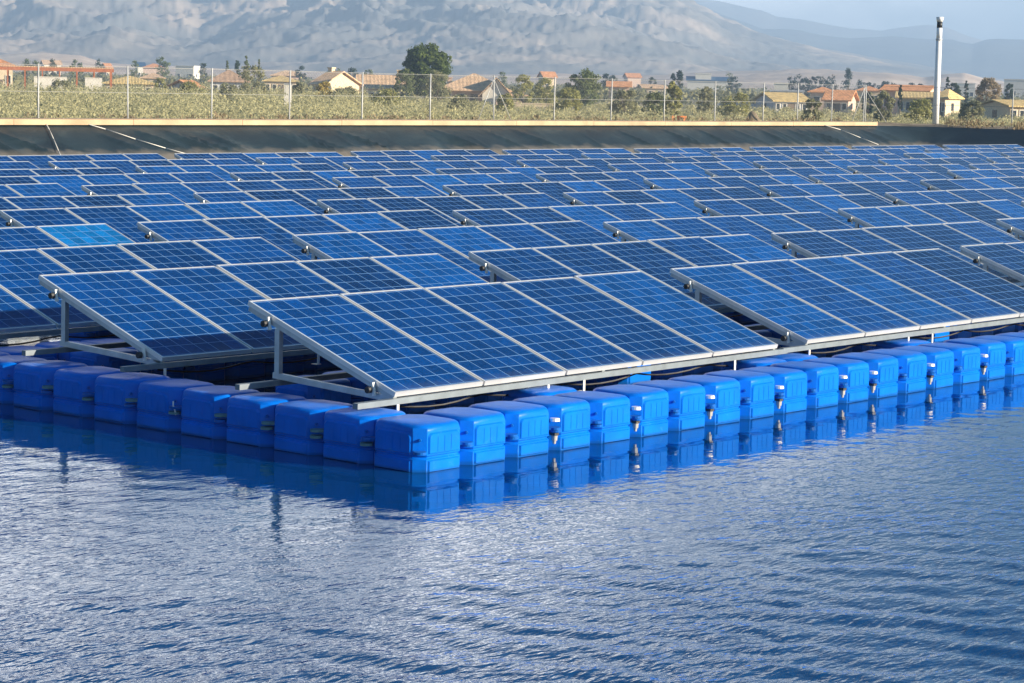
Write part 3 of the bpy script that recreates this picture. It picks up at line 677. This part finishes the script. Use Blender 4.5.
def tree(name, label, pxc, ytop, ybase, wpx, D, kind, shape='round', group=None, cat='tree', trunk=.25, dens=1., fill=None):
    rng = np.random.default_rng(int(pxc*7+ytop*13))
    w = wpx*D/F; base = at(pxc, ybase, D); z0 = GZ; ztop = at(pxc, ytop, D)[2]; h = ztop-z0
    root = empty(name, (base[0], base[1], z0)); tag(root, label, cat, group)
    zc0 = h*trunk; ch = h-zc0; C = []; Rr = []
    small = D > 450
    n = int((28 if small else 52)*dens)
    for i in range(n):
        th, u = rng.random()*2*PI, rng.random()
        if shape == 'cone': prof = (1-u)**.8*.95+.05
        elif shape == 'column': prof = math.sin(PI*min(1, u*.9+.12))**.5*.9
        elif shape == 'umbrella': prof = (math.sin(PI*min(1, .25+u*.75))**.6)
        else: prof = math.sin(PI*(u*.86+.09))**.6
        rr_ = w/2*prof*(.55+.45*rng.random()**.5)*(1+.18*math.sin(3*th+u*5))
        cr = (max(w*.15, ch*.10) if small else w*(.13 if shape != 'cone' else .10))*(.7+.7*rng.random())
        C.append((rr_*math.cos(th)*.86, rr_*math.sin(th)*.86, zc0+ch*(.05+u*.9))); Rr.append(cr)
    V, Fq = leaves(C, Rr, int((34 if small else 75)*dens), (max(.13, w*.05) if small else max(.085, w*.024)), rng)
    me = np_mesh('crown', V, Fq); link('crown', me, GREEN[kind], root)
    t_ = MB(); tr = max(.06, h*.028); t_.cyl((0,0,-.1), (0,0,zc0+ch*.45), tr, tr*.55, 8)
    for i in range(0, n, max(1, n//7)): t_.cyl((0,0,zc0+ch*.12), C[i], tr*.4, tr*.12, 5)
    t_.build('trunk', M['bark'], root, True); return root
tree('pine_tree', 'big round crowned pine rising above the tan houses', 425, 45, 92, 47, 330, 'pine', 'round', None, 'tree', .20, 2.1)
tree('olive_tree', 'pale grey green tree in front of the big round pine', 437, 70, 96, 30, 300, 'olive', trunk=.08)
tree('olive_tree', 'low olive tree at the left foot of the big round pine', 404, 67, 95, 22, 305, 'mid', trunk=.1)
tree('olive_tree', 'grey green bushy tree beside the brown hipped house', 252, 66, 96, 32, 280, 'olive', trunk=.06)
tree('cypress_tree', 'dark conifer behind the brown hipped house, taller of the pair', 246, 54, 82, 9, 430, 'mid', 'cone')
tree('cypress_tree', 'slim dark conifer over the ridge of the brown hipped house', 227, 59, 82, 6, 450, 'mid', 'cone')
tree('cypress_tree', 'small dark conifer between two taller conifers', 237, 60, 82, 7, 470, 'dark', 'cone')
tree('cypress_tree', 'pale conifer closest to the grey green bushy tree', 259, 57, 80, 6, 450, 'mid', 'cone')
tree('round_tree', 'broad dark green tree standing alone behind the fence', 583, 70, 101, 38, 300, 'mid', trunk=.08, dens=1.3)
tree('round_tree', 'loose yellow green tree beside the villa porch', 523, 74, 100, 22, 330, 'yellowgreen', trunk=.08)
tree('round_tree', 'yellow green tree between the villa and the broad dark tree', 545, 78, 101, 26, 310, 'yellowgreen', trunk=.06)
tree('round_tree', 'upright yellow green bush next to the orange digger', 673, 81, 108, 17, 200, 'yellowgreen', trunk=.05, cat='bush')
tree('round_tree', 'sage green bush beyond the middle of the fence', 705, 86, 106, 18, 260, 'olive', trunk=.05, cat='bush')
tree('palm_tree', 'dark tuft topped tree left of the blue roofed shed, shorter', 673, 73, 90, 6, 520, 'blue', 'umbrella', trunk=.4)
tree('palm_tree', 'dark tuft topped tree left of the blue roofed shed, taller', 679, 70, 90, 7, 520, 'blue', 'umbrella', trunk=.4)
tree('round_tree', 'golden bush against the cream gabled house', 323, 82, 98, 20, 250, 'gold', trunk=.05, cat='bush')
tree('round_tree', 'brownish green shrub left of the golden bush', 298, 82, 98, 18, 260, 'olive', trunk=.05, cat='bush')
tree('round_tree', 'greenish shrub beside the grey gable of the small house', 160, 78, 94, 12, 300, 'yellowgreen', trunk=.05, cat='bush')
tree('round_tree', 'olive green shrub before the terracotta roofed farmhouse', 884, 90, 111, 20, 240, 'olive', trunk=.05, cat='bush')
tree('round_tree', 'grey green bush below the straw roofed house with columns', 812, 99, 119, 24, 150, 'olive', trunk=.04, cat='bush')
tree('round_tree', 'dark shrub between the orange house and the olive shrub', 868, 92, 108, 12, 300, 'dark', trunk=.04, cat='bush')
tree('bare_tree', 'leafless tan brown tree above the straw roofed house', 988, 78, 104, 26, 330, 'dry', 'round', None, 'tree', .08, 1.6)
tree('cypress_tree', 'dark cypress against the pink wall of the farmhouse', 900, 83, 100, 4.5, 320, 'dark', 'column')
tree('dark_tree', 'dark tree right beside the white pole', 947, 76, 94, 9, 420, 'dark', 'cone')
tree('dark_tree', 'low dark tree between white pole and leafless tree', 954, 82, 96, 14, 420, 'dark')
tree('dark_tree', 'narrow dark tree just left of the leafless tree', 966, 80, 96, 5, 430, 'dark', 'column')
tree('dark_tree', 'dark tree right of the leafless tree', 1009, 83, 97, 10, 430, 'dark')
hx = [(790,76,6),(797,74,7),(805,77,8),(811,76.5,7),(818,76,8),(824,77,6),(829,76.5,7)]
for i, (x, y, w) in enumerate(hx): tree('dark_tree', 'dark tree in the dense clipped line below the pink hills', x, y, 88, w*1.5, 640, 'blue', group='line of dark trees below the pink hills', trunk=.1)
tree('dark_tree', 'tall dark tree at the end of the dense tree line', 848, 67, 88, 13, 620, 'blue', 'cone', trunk=.1)
tree('dark_tree', 'loose brownish tree between the tree line and the tall dark tree', 836, 69, 88, 10, 620, 'dark', trunk=.2, dens=.6)
for i, x in enumerate((860,868,876,885,893,901,912,921)): tree('dark_tree', 'small dark tree in the low row behind the farmhouse', x, 80.5+(i*7 % 3)*.9+i*.3, 91, 12, 700, 'blue', group='low row of dark trees behind the farmhouse', trunk=.08)
tree('dark_tree', 'dark clump on the skyline above the orange low barn', 605, 73, 90, 7, 560, 'blue', trunk=.1)
tree('dark_tree', 'dark clump beside the blue roofed shed', 733, 77, 90, 15, 640, 'blue', trunk=.1)
tree('dark_tree', 'brownish tree over the far end of the blue shed', 729, 71, 88, 7, 650, 'mid', trunk=.2, dens=.7)
for i, (x, y, w, k) in enumerate(((27,59,6,'mid'),(36,60,7,'mid'),(53,55,3.5,'dark'),(76,60,9,'mid'),(99,58,5,'dark'),(135,60,6,'mid'),(162,56.5,10,'mid'),(203,63,6,'dark'),(300,66,8,'blue'),(338,68,7,'mid'),(352,68,9,'dark'),(368,69,8,'mid'),(500,71,8,'mid'),(612,74,7,'dark'),(652,77,6,'dark'))):
    tree('far_tree', ('slim ' if w < 5 else 'small bushy ')+f'tree far off in the village, {ORD[i]} in the line from the left', x, y, 80 if x < 200 else 86, w*1.5, 640, k, group='scattered village trees', trunk=.12)

# ------------------------------------------------------------------ houses
def house(label, x0, x1, ytop, yeave, D, wallm, roofm, style='hip', rz=0., depth=8., name='house', wins=3, chim=None, over=.5, door=True, cat='house', openf=False):
    pc = (x0+x1)/2; b = at(pc, 90, D); az = math.atan2(b[0]-CAM[0], b[1]-CAM[1])
    w = (x1-x0)*D/F; th = math.radians(rz)
    w = (w-abs(math.sin(th))*depth)/max(.3, abs(math.cos(th)))
    w = max(w, 2.5)
    root = empty(name, (b[0], b[1], GZ), -az+th); tag(root, label, cat)
    ze = at(pc, yeave, D)[2]-GZ; zr = at(pc, ytop, D)[2]-GZ
    X, Yd = w/2-over, depth/2-over
    wl = MB().box(-X, X, -Yd, Yd, -.3, ze)
    if style == 'gable': wl.add([(-X,-Yd,ze),(-X,Yd,ze),(-X,0,zr-.12),(X,-Yd,ze),(X,Yd,ze),(X,0,zr-.12)], [(0,2,1),(3,4,5),(0,3,5,2),(1,2,5,4)])
    wl.build('wall', M[wallm], root)
    r = MB(); t = .16
    if style == 'gable':
        for s in (-1, 1):
            dy = Yd+over; zz = ze-(zr-ze)*over/Yd
            v = [(-X-over, s*dy, zz), (X+over, s*dy, zz), (X+over, 0, zr), (-X-over, 0, zr)]
            r.add(v+[(a, b_, c+t) for a, b_, c in v], [(0,1,2,3),(7,6,5,4),(0,4,5,1),(1,5,6,2),(2,6,7,3),(3,7,4,0)])
    elif style == 'hip':
        a, b_ = X+over, Yd+over; rl = max(.2, a-b_*1.0)
        r.add([(-a,-b_,ze),(a,-b_,ze),(a,b_,ze),(-a,b_,ze),(-a,-b_,ze+t),(a,-b_,ze+t),(a,b_,ze+t),(-a,b_,ze+t),(-rl,0,zr+t),(rl,0,zr+t)],
              [(3,2,1,0),(0,1,5,4),(1,2,6,5),(2,3,7,6),(3,0,4,7),(4,5,9,8),(6,7,8,9),(5,6,9),(7,4,8)])
    elif style == 'shed':
        a, b_ = X+over, Yd+over
        r.add([(-a,-b_,ze),(a,-b_,ze),(a,b_,zr),(-a,b_,zr),(-a,-b_,ze+t),(a,-b_,ze+t),(a,b_,zr+t),(-a,b_,zr+t)], [(3,2,1,0),(4,5,6,7),(0,1,5,4),(1,2,6,5),(2,3,7,6),(3,0,4,7)])
    else:
        r.box(-X-.15, X+.15, -Yd-.15, Yd+.15, ze, ze+.3)
    ro = r.build('roof', M[roofm], root)
    if chim: 
        cx_, ch = chim; MB().box(cx_*X-.35, cx_*X+.35, -.35, .35, ze, zr+ch).box(cx_*X-.45, cx_*X+.45, -.45, .45, zr+ch, zr+ch+.15).build('chimney', M[wallm], ro)
    n = wins
    for i in range(n):
        x = -X+(i+.5)*2*X/n; wh = min(1.2, ze*.42); z0 = ze*.36; ww = min(.55, X/n*.5)
        if door and i == n//2:
            MB().box(x-.5, x+.5, -Yd-.04, -Yd+.02, 0, min(2.1, ze*.8)).build('door', M['bark'], root)
        else:
            f = MB(); o = .10
            f.box(x-ww-o, x+ww+o, -Yd-.08, -Yd-.003, z0-o, z0).box(x-ww-o, x+ww+o, -Yd-.08, -Yd-.003, z0+wh, z0+wh+o).box(x-ww-o, x-ww, -Yd-.08, -Yd-.003, z0, z0+wh).box(x+ww, x+ww+o, -Yd-.08, -Yd-.003, z0, z0+wh)
            wf = f.build('window', M['white'], root); MB().box(x-ww, x+ww, -Yd-.03, -Yd-.004, z0, z0+wh).build('pane', M['dark'], wf)
    for sx, i in ((-1, 0), (1, 0)):
        ww, wh = .5, min(1.1, ze*.4); z0 = ze*.38
        MB().box(sx*X-.03, sx*X+.03, -ww, ww, z0, z0+wh).build('window', M['dark'], root)
    return root, X, Yd, ze, zr
# pergola of rust red steel
b = at(51, 90, 300); az = azim(51); pg = empty('pergola', (b[0], b[1], GZ), -az); tag(pg, 'long rust red steel canopy on slim posts above white walls', 'canopy')
wpx = 300/F; zt = at(51, 66.5, 300)[2]-GZ; zb = at(51, 71, 300)[2]-GZ; Lx = 60*wpx
MB().box(-Lx, Lx, -2.6, 2.6, zt-.12, zt).build('canopy_roof', M['tanroof'], pg)
for yy in (-2.5, 2.5): MB().box(-Lx, Lx, yy-.07, yy+.07, zb, zt-.12).build('beam', M['rust'], pg)
for i in range(40): 
    x = -Lx+(i+.5)*2*Lx/40; 
    if i % 2 == 0: MB().box(x-.05, x+.05, -2.43, 2.43, zb+.12, zt-.122).build('joist', M['rust'], pg)
for i in range(8):
    x = -Lx+.3+i*(2*Lx-.6)/7
    for yy in (-2.5, 2.5): MB().box(x-.08, x+.08, yy-.08, yy+.08, -.2, zb).build('post', M['rust'], pg)
def wall(name, label, x0, x1, y0, D, m, cat='wall', th=.25):
    a, b_ = at(x0, 90, D), at(x1, 90, D); zt = at((x0+x1)/2, y0, D)[2]
    r = MB().bar((a[0], a[1], (GZ+zt)/2), (b_[0], b_[1], (GZ+zt)/2), th, zt-GZ); r.bar((a[0], a[1], zt+.05), (b_[0], b_[1], zt+.05), th+.1, .1)
    return tag(r.build(name, M[m]), label, cat)
wall('garden_wall', 'white garden wall under the rust red canopy', 34, 67, 77.5, 292, 'white')
wall('garden_wall', 'short white wall under the far end of the rust red canopy', 85, 102, 78.5, 292, 'white')
wall('garden_wall', 'low white wall between the gabled house and the villa', 408, 428, 97, 330, 'white')
wall('garden_wall', 'low pink terrace wall before the villa porch', 496, 527, 101, 335, 'pink')
wall('garden_wall', 'long low field wall across the scrub behind the fence', 512, 560, 104, 290, 'cream')
wall('garden_wall', 'pale field wall left of the straw roofed house with columns', 718, 762, 104, 330, 'greywall')
house('orange roofed house behind the start of the rust red canopy', -16, 15, 60, 66, 380, 'cream', 'terracotta', 'hip')
house('low house with broad tan hipped roof beside the canopy', 103, 156, 77, 84, 330, 'cream', 'yellowroof', 'hip', wins=5)
house('small house with grey gable and orange roof', 164, 208, 81, 88.5, 320, 'greywall', 'terracotta', 'gable', 38, 7., wins=2)
house('house with brown hipped roof and grey wall beside the bushy tree', 208, 250, 71, 82, 380, 'greywall', 'brownroof', 'hip', 0, 9., wins=4)
h5 = house('cream gabled house with brown roof behind the golden bush', 308, 364, 72, 84, 340, 'cream', 'tanroof', 'gable', -40, 9., wins=3, chim=(-.9, .5))
h5b = house('tan roofed wing beside the cream gable', 356, 414, 76, 85.5, 348, 'cream', 'tanroof', 'gable', 0, 8., wins=5, chim=(.55, .8))
house('low porch building with tan roof and white front beside the cream gable', 364, 420, 86, 90, 332, 'white', 'tanroof', 'shed', 0, 4., wins=6)
root, X, Yd, ze, zr = house('tan villa with dormer gable and columned porch', 436, 512, 74.5, 91, 350, 'pink', 'tanroof', 'hip', 0, 11., wins=5, chim=(-.75, -.6), over=.8, name='villa')
px_ = 14*350/F; ox = X+1.2
wing = MB().box(X-3.6, X+.4, -Yd-1.0, Yd-2, -.3, ze-.3); wing.add([(X-3.6,-Yd-1.0,ze-.3),(X+.4,-Yd-1.0,ze-.3),(X-1.6,-Yd-1.0,zr-.7),(X-3.6,Yd-2,ze-.3),(X+.4,Yd-2,ze-.3),(X-1.6,Yd-2,zr-.7)], [(0,1,2),(5,4,3),(0,2,5,3),(1,4,5,2)])
wing.build('dormer_wing', M['white'], root)
gr = MB()
for s in (-1, 1):
    v = [(X-1.6, -Yd-1.5, zr-.5), (X-1.6, Yd-2, zr-.5), (X-1.6+s*2.6, Yd-2, ze-.8), (X-1.6+s*2.6, -Yd-1.5, ze-.8)]
    gr.add(v+[(a, b_, c+.15) for a, b_, c in v], [(0,1,2,3),(7,6,5,4),(0,4,5,1),(1,5,6,2),(2,6,7,3),(3,7,4,0)])
gr.build('dormer_roof', M['tanroof'], root)
MB().box(X-.6, X+3.4, -Yd-2.6, -Yd-1.02, ze-.55, ze-.35).build('porch_roof', M['tanroof'], root)
for i in range(3): MB().cyl((X-.2+i*1.6, -Yd-2.4, -.2), (X-.2+i*1.6, -Yd-2.4, ze-.55), .16, n=10).build('column', M['white'], root)
house('tiny orange roofed house between two yellow green trees', 536, 558, 72, 77, 700, 'cream', 'terracotta', 'gable', 20, 6., wins=2)
house('low orange barn with pale front behind the fence', 606, 632, 82, 87, 420, 'pink', 'terracotta', 'shed', 0, 5., wins=2, name='barn')
house('pink cottage on the skyline above the orange barn', 622, 642, 73.5, 77, 950, 'pink', 'terracotta', 'gable', 15, 7., wins=3)
house('long shed with bright blue roof', 686, 732, 77, 80.5, 900, 'white', 'blueroof', 'gable', 0, 9., wins=0, name='shed', cat='shed')
house('white flat roofed building above the blue roofed shed', 694, 712, 73, 74, 900, 'white', 'white', 'flat', 0, 8., wins=3, name='building', cat='building')
r11 = house('straw roofed house with white columns at the end of the fence', 752, 812, 93.5, 100.5, 330, 'greywall', 'yellowroof', 'gable', 22, 8., wins=5)
house('pink walled house with low orange roof behind the corner fence post', 808, 838, 88, 92.5, 390, 'pink', 'terracotta', 'hip', 0, 8., wins=2)
house('orange roofed house stepping down toward the corner fence post', 822, 860, 91, 100, 345, 'pink', 'terracotta', 'gable', -8, 9., wins=3)
house('pink farmhouse with terracotta roof behind the white pole', 880, 940, 86, 91, 360, 'pink', 'terracotta', 'gable', -12, 8., wins=6)
house('low straw roofed wing with dark arcade beside the white pole', 896, 948, 93, 98.5, 340, 'cream', 'yellowroof', 'shed', 0, 7., wins=7)
house('cream end building with straw roof right of the white pole', 934, 962, 90, 99, 335, 'cream', 'yellowroof', 'hip', -20, 7., wins=3)
house('wide straw roofed house with grey side at the edge of view', 976, 1046, 101, 106, 280, 'cream', 'yellowroof', 'gable', 30, 8., wins=4)
house('white block on the plain beyond the leafless tree', 1003, 1032, 79, 80, 820, 'white', 'white', 'flat', 0, 8., wins=4, name='building', cat='building')
house('white block between the white pole and the leafless tree', 955, 976, 83, 84, 780, 'white', 'white', 'flat', 0, 8., wins=3, name='building', cat='building')
house('white flat topped house far behind the small grey gable', 174, 201, 65.5, 66.5, 850, 'white', 'white', 'flat', -18, 8., wins=3, name='building', cat='building')
house('orange roofed house far behind the low tan roof', 142, 166, 64, 68, 900, 'pink', 'terracotta', 'hip', 0, 8., wins=3)
house('tiny white house with dark roof left of the far orange roof', 134, 146, 62.5, 66, 950, 'white', 'blueroof', 'gable', 10, 6., wins=2)
house('white cottage above the middle of the rust red canopy', 40, 62, 60.5, 64, 900, 'white', 'tanroof', 'gable', 10, 7., wins=3)
house('small orange roofed cottage beyond the far end of the canopy', 100, 113, 63.5, 67, 900, 'cream', 'terracotta', 'gable', 20, 6., wins=2)
house('white garage far behind the straw roofed house with columns', 772, 790, 81, 84, 560, 'white', 'white', 'flat', 0, 6., wins=2, name='building', cat='building')
house('low grey hangar behind the straw roofed house with columns', 768, 806, 89, 91.5, 480, 'greywall', 'greywall', 'flat', 0, 8., wins=0, name='shed', cat='shed')
house('cream house far behind the golden bush', 270, 306, 71, 76, 650, 'pink', 'tanroof', 'hip', 0, 8., wins=4)
house('broad low ochre house behind the white kiosk', 262, 300, 76.5, 81.5, 440, 'cream', 'yellowroof', 'hip', 0, 9., wins=5)
house('low tan house peeping over scrub left of the small grey gable', 140, 166, 74, 78.5, 480, 'cream', 'tanroof', 'hip', 0, 8., wins=4)
house('wide low farm shed with tan roof beyond the orange digger', 636, 668, 85, 88, 520, 'cream', 'tanroof', 'gable', 8, 9., wins=5, name='shed', cat='shed')
house('low terracotta house between the dark shrub and the pink farmhouse', 856, 882, 87, 91, 470, 'cream', 'terracotta', 'hip', 0, 8., wins=3)
for i_, (x_, y_, w_, D_, k_, n_) in enumerate((
    (60, 80, 24, 270, 'olive', 'rounded grey green bush below the short white wall'), (190, 82, 22, 260, 'yellowgreen', 'yellowish bush in front of the small orange roof'), (228, 84, 20, 250, 'olive', 'soft green bush before the brown hipped house'),
    (345, 87, 26, 250, 'olive', 'soft green bush below the cream gable'), (385, 90, 26, 240, 'yellowgreen', 'yellow green bush below the tan roofed wing'), (462, 96, 28, 220, 'olive', 'grey green bush before the villa wall'),
    (505, 94, 16, 240, 'yellowgreen', 'low yellow green bush at the corner of the villa porch'), (568, 88, 24, 240, 'yellowgreen', 'yellow green bush at the foot of the broad dark tree'), (625, 90, 26, 230, 'olive', 'grey green bush below the low orange barn'),
    (655, 93, 22, 220, 'mid', 'green bush left of the upright yellow green bush'), (735, 93, 26, 240, 'yellowgreen', 'yellow green bush on the field wall'), (920, 100, 24, 230, 'yellowgreen', 'yellow green bush below the dark arcade'), (972, 100, 20, 230, 'olive', 'grey green bush between white pole and straw roofed house'))):
    tree('round_tree', n_, x_, y_, 110, w_*1.2, D_, k_, trunk=.04, cat='bush')
# utility kiosk
p = at(288, 94, 190); k = empty('utility_kiosk', (p[0], p[1], GZ), -azim(288)); tag(k, 'small white kiosk standing in the scrub by a fence post', 'kiosk')
kh = at(288, 84.5, 190)[2]-GZ
MB().box(-.3,.3,-.25,.25,-.3,kh).build('cabinet', M['white'], k); MB().box(-.34,.34,-.31,.31,kh,kh+.06).build('lid', M['greywall'], k); MB().box(-.22,.22,-.262,-.252,kh-.8,kh-.08).build('door', M['white'], k)
# orange digger
p = at(679, 114, 120); d = empty('digger', (p[0], p[1], GZ), -azim(679)+.4); d.scale = (.62,.62,.8); tag(d, 'small orange digger with bent arm half hidden in scrub', 'digger'); hh = at(679, 105, 120)[2]-GZ
MB().box(-.2,.5,-.45,.45,hh*.45,hh*.8).box(.0,.5,-.4,.4,hh*.8,hh).build('body', M['orange'], d)
MB().bar((-.1,0,hh*.7),(-.55,0,hh*1.0),.12,.16).bar((-.55,0,hh*1.0),(-.85,0,hh*.6),.10,.13).build('arm', M['orange'], d)
MB().box(-.98,-.72,-.2,.2,hh*.38,hh*.6).build('bucket', M['rust'], d)
for s in (-.42,.42): MB().box(-.4,.6,s-.13,s+.13,-.05,hh*.4).build('track', M['black'], d)
# rubble heap beyond the coping
rr = random.Random(3); p = at(752, 117, 88); h = MB()
import bmesh
def lump(mb, c, r, sq, seed):
    bm = bmesh.new(); bmesh.ops.create_icosphere(bm, subdivisions=3, radius=1); rn = random.Random(seed); ph = [rn.random()*6 for _ in range(6)]
    vs = []
    for v in bm.verts:
        a = v.co; k = 1+.16*math.sin(a.x*4+ph[0])*math.sin(a.y*5+ph[1])+.10*math.sin(a.z*9+ph[2]+a.x*7)+.05*math.sin(a.y*17+ph[3])*math.sin(a.x*15+ph[4])
        vs.append((c[0]+a.x*r*k, c[1]+a.y*r*k, c[2]+a.z*r*sq*k))
    mb.add(vs, [tuple(v.index for v in f.verts) for f in bm.faces]); bm.free()
lump(h, (0,0,0), 1.0, 1, 5)
o = h.build('earth_mound', M['earth'], None, True); o.location = (p[0], p[1], .2); o.scale = (.95,.7,1.35); tag(o, 'brown earth mound with stones behind the end of the fence', 'mound')
# ------------------------------------------------------------------ scrub: olive grove and weeds read as one mass
rng = np.random.default_rng(17); C = []; Rr = []
for D0 in np.arange(76, 330, 2.6):
    half = math.radians(14.2); n_ = int(2*half*D0/2.3)
    for i in range(n_):
        a_ = YAW+half*(2*rng.random()-1); D = D0+rng.normal()*1.3
        x, y = CAM[0]+D*math.sin(a_), CAM[1]+D*math.cos(a_)
        if (y < 45.5 and x < 77) : continue
        u = (a_-YAW)/half
        if u > -.05 and D > 190 and rng.random() < .55: continue
        if D > 250 and rng.random() < .5: continue
        hgt = (1.15+1.25*rng.random()**1.3)*(1.08 if u < -.1 else .9)*(1.12 if D < 110 else 1.)*(1 if D < 165 else (.85 if u < -.25 else .55))
        r = .75+.5*rng.random(); C.append((x, y, GZ+hgt*.62, hgt*.5, r))
C = np.array(C)
nn = len(C)*270; c = np.repeat(C, 270, 0); dd = rng.normal(size=(nn, 3)); dd /= np.linalg.norm(dd, axis=1)[:,None]
rad = rng.random(nn)**.4; pts = c[:,:3]+dd*np.stack([c[:,4], c[:,4], c[:,3]], 1)*rad[:,None]*(1+.25*rng.normal(size=nn))[:,None]
nrm = dd+rng.normal(size=(nn,3))*.7; nrm /= np.linalg.norm(nrm, axis=1)[:,None]; a = np.cross(nrm, np.array([.1,.1,1.])+rng.normal(size=(nn,3))*.6); a /= np.linalg.norm(a, axis=1)[:,None]; b_ = np.cross(nrm, a)
s = (.028+.035*rng.random(nn))[:,None]*(1+np.maximum(0, (np.hypot(c[:,0]-CAM[0], c[:,1]-CAM[1])-120)/260))[:,None]
V = np.stack([pts-a*s*.7-b_*s*.9, pts+a*s*.7-b_*s*.8, pts+a*s*.5+b_*s*.9, pts-a*s*.6+b_*s*.8], 1).reshape(-1, 3)
SCR = leaf_mat('leaves_scrub', (.43,.405,.225), .22, .45)
me = np_mesh('scrub', V, np.arange(nn*4).reshape(-1, 4)); tag(link('scrub', me, SCR), 'pale olive green scrub filling the field behind the fence', 'scrub', kind='stuff')
# sparse scrub and small trees farther out
C = []
for D0 in np.arange(385, 1150, 15):
    n_ = int(2*math.radians(14)*D0/8)
    for i in range(n_):
        if rng.random() < .35: continue
        a_ = YAW+math.radians(14)*(2*rng.random()-1); D = D0+rng.normal()*6; k_ = rng.random()
        C.append((CAM[0]+D*math.sin(a_), CAM[1]+D*math.cos(a_), GZ+1.1, 1.3+1.5*k_**3, 1.5+1.8*k_**2))
C = np.array(C); q_ = 40; nn = len(C)*q_; c = np.repeat(C, q_, 0); dd = rng.normal(size=(nn,3)); dd /= np.linalg.norm(dd, axis=1)[:,None]
pts = c[:,:3]+dd*np.stack([c[:,4], c[:,4], c[:,3]], 1)*(rng.random(nn)**.4)[:,None]; nrm = dd+rng.normal(size=(nn,3))*.6; nrm /= np.linalg.norm(nrm, axis=1)[:,None]
a = np.cross(nrm, rng.normal(size=(nn,3))); a /= np.linalg.norm(a, axis=1)[:,None]; b_ = np.cross(nrm, a); s = (.26+.22*rng.random(nn))[:,None]
V = np.stack([pts-a*s-b_*s*.7, pts+a*s*.8-b_*s*.6, pts+a*s*.7+b_*s*.7, pts-a*s*.8+b_*s*.8], 1).reshape(-1,3)
me = np_mesh('vegetation', V, np.arange(nn*4).reshape(-1,4)); tag(link('vegetation', me, leaf_mat('leaves_far', (.20,.20,.11), .4)), 'far scattered bushes over the dry plain', 'scrub', kind='stuff')
# dry weeds along the dirt edge by the pole
C = []
for i in range(420):
    y = 36-rng.random()*40; x = 68.6+rng.random()*1.3; C.append((x, y, 1.44, .09+.12*rng.random(), .18))
for i in range(160):
    x = 27+rng.random()*40; C.append((x, 38.5+.5*rng.random(), 1.42, .08+.08*rng.random(), .14))
C = np.array(C); q_ = 22; nn = len(C)*q_; c = np.repeat(C, q_, 0); dd = rng.normal(size=(nn,3)); dd /= np.linalg.norm(dd, axis=1)[:,None]
pts = c[:,:3]+dd*np.stack([c[:,4], c[:,4], c[:,3]], 1); s = .04; a = rng.normal(size=(nn,3))*s*.4; b_ = np.array([0,0,1.])*s*1.6+rng.normal(size=(nn,3))*s*.6
V = np.stack([pts-a, pts+a, pts+a*.4+b_, pts-a*.4+b_], 1).reshape(-1,3)
me = np_mesh('dry_weeds', V, np.arange(nn*4).reshape(-1,4)); tag(link('dry_weeds', me, GREEN['dry']), 'dry weeds along the bank edge', 'weeds', kind='stuff')
#@@HAZE
hz = MB().box(-8400, 8400, -8400, 8400, -2.2, 300)
hm = bpy.data.materials.new('haze'); hm.use_nodes = True; nt = hm.node_tree; nt.nodes.clear()
ov = N(nt, 'ShaderNodeOutputMaterial'); pv = N(nt, 'ShaderNodeVolumePrincipled'); pv.inputs['Density'].default_value = 3.7e-4
pv.inputs['Color'].default_value = (.50,.70,1.,1); pv.inputs['Anisotropy'].default_value = .1
L(nt, pv.outputs[0], ov.inputs['Volume'])
tag(hz.build('haze', hm), 'thin blue air over the plain', 'haze', kind='stuff')
#@@END
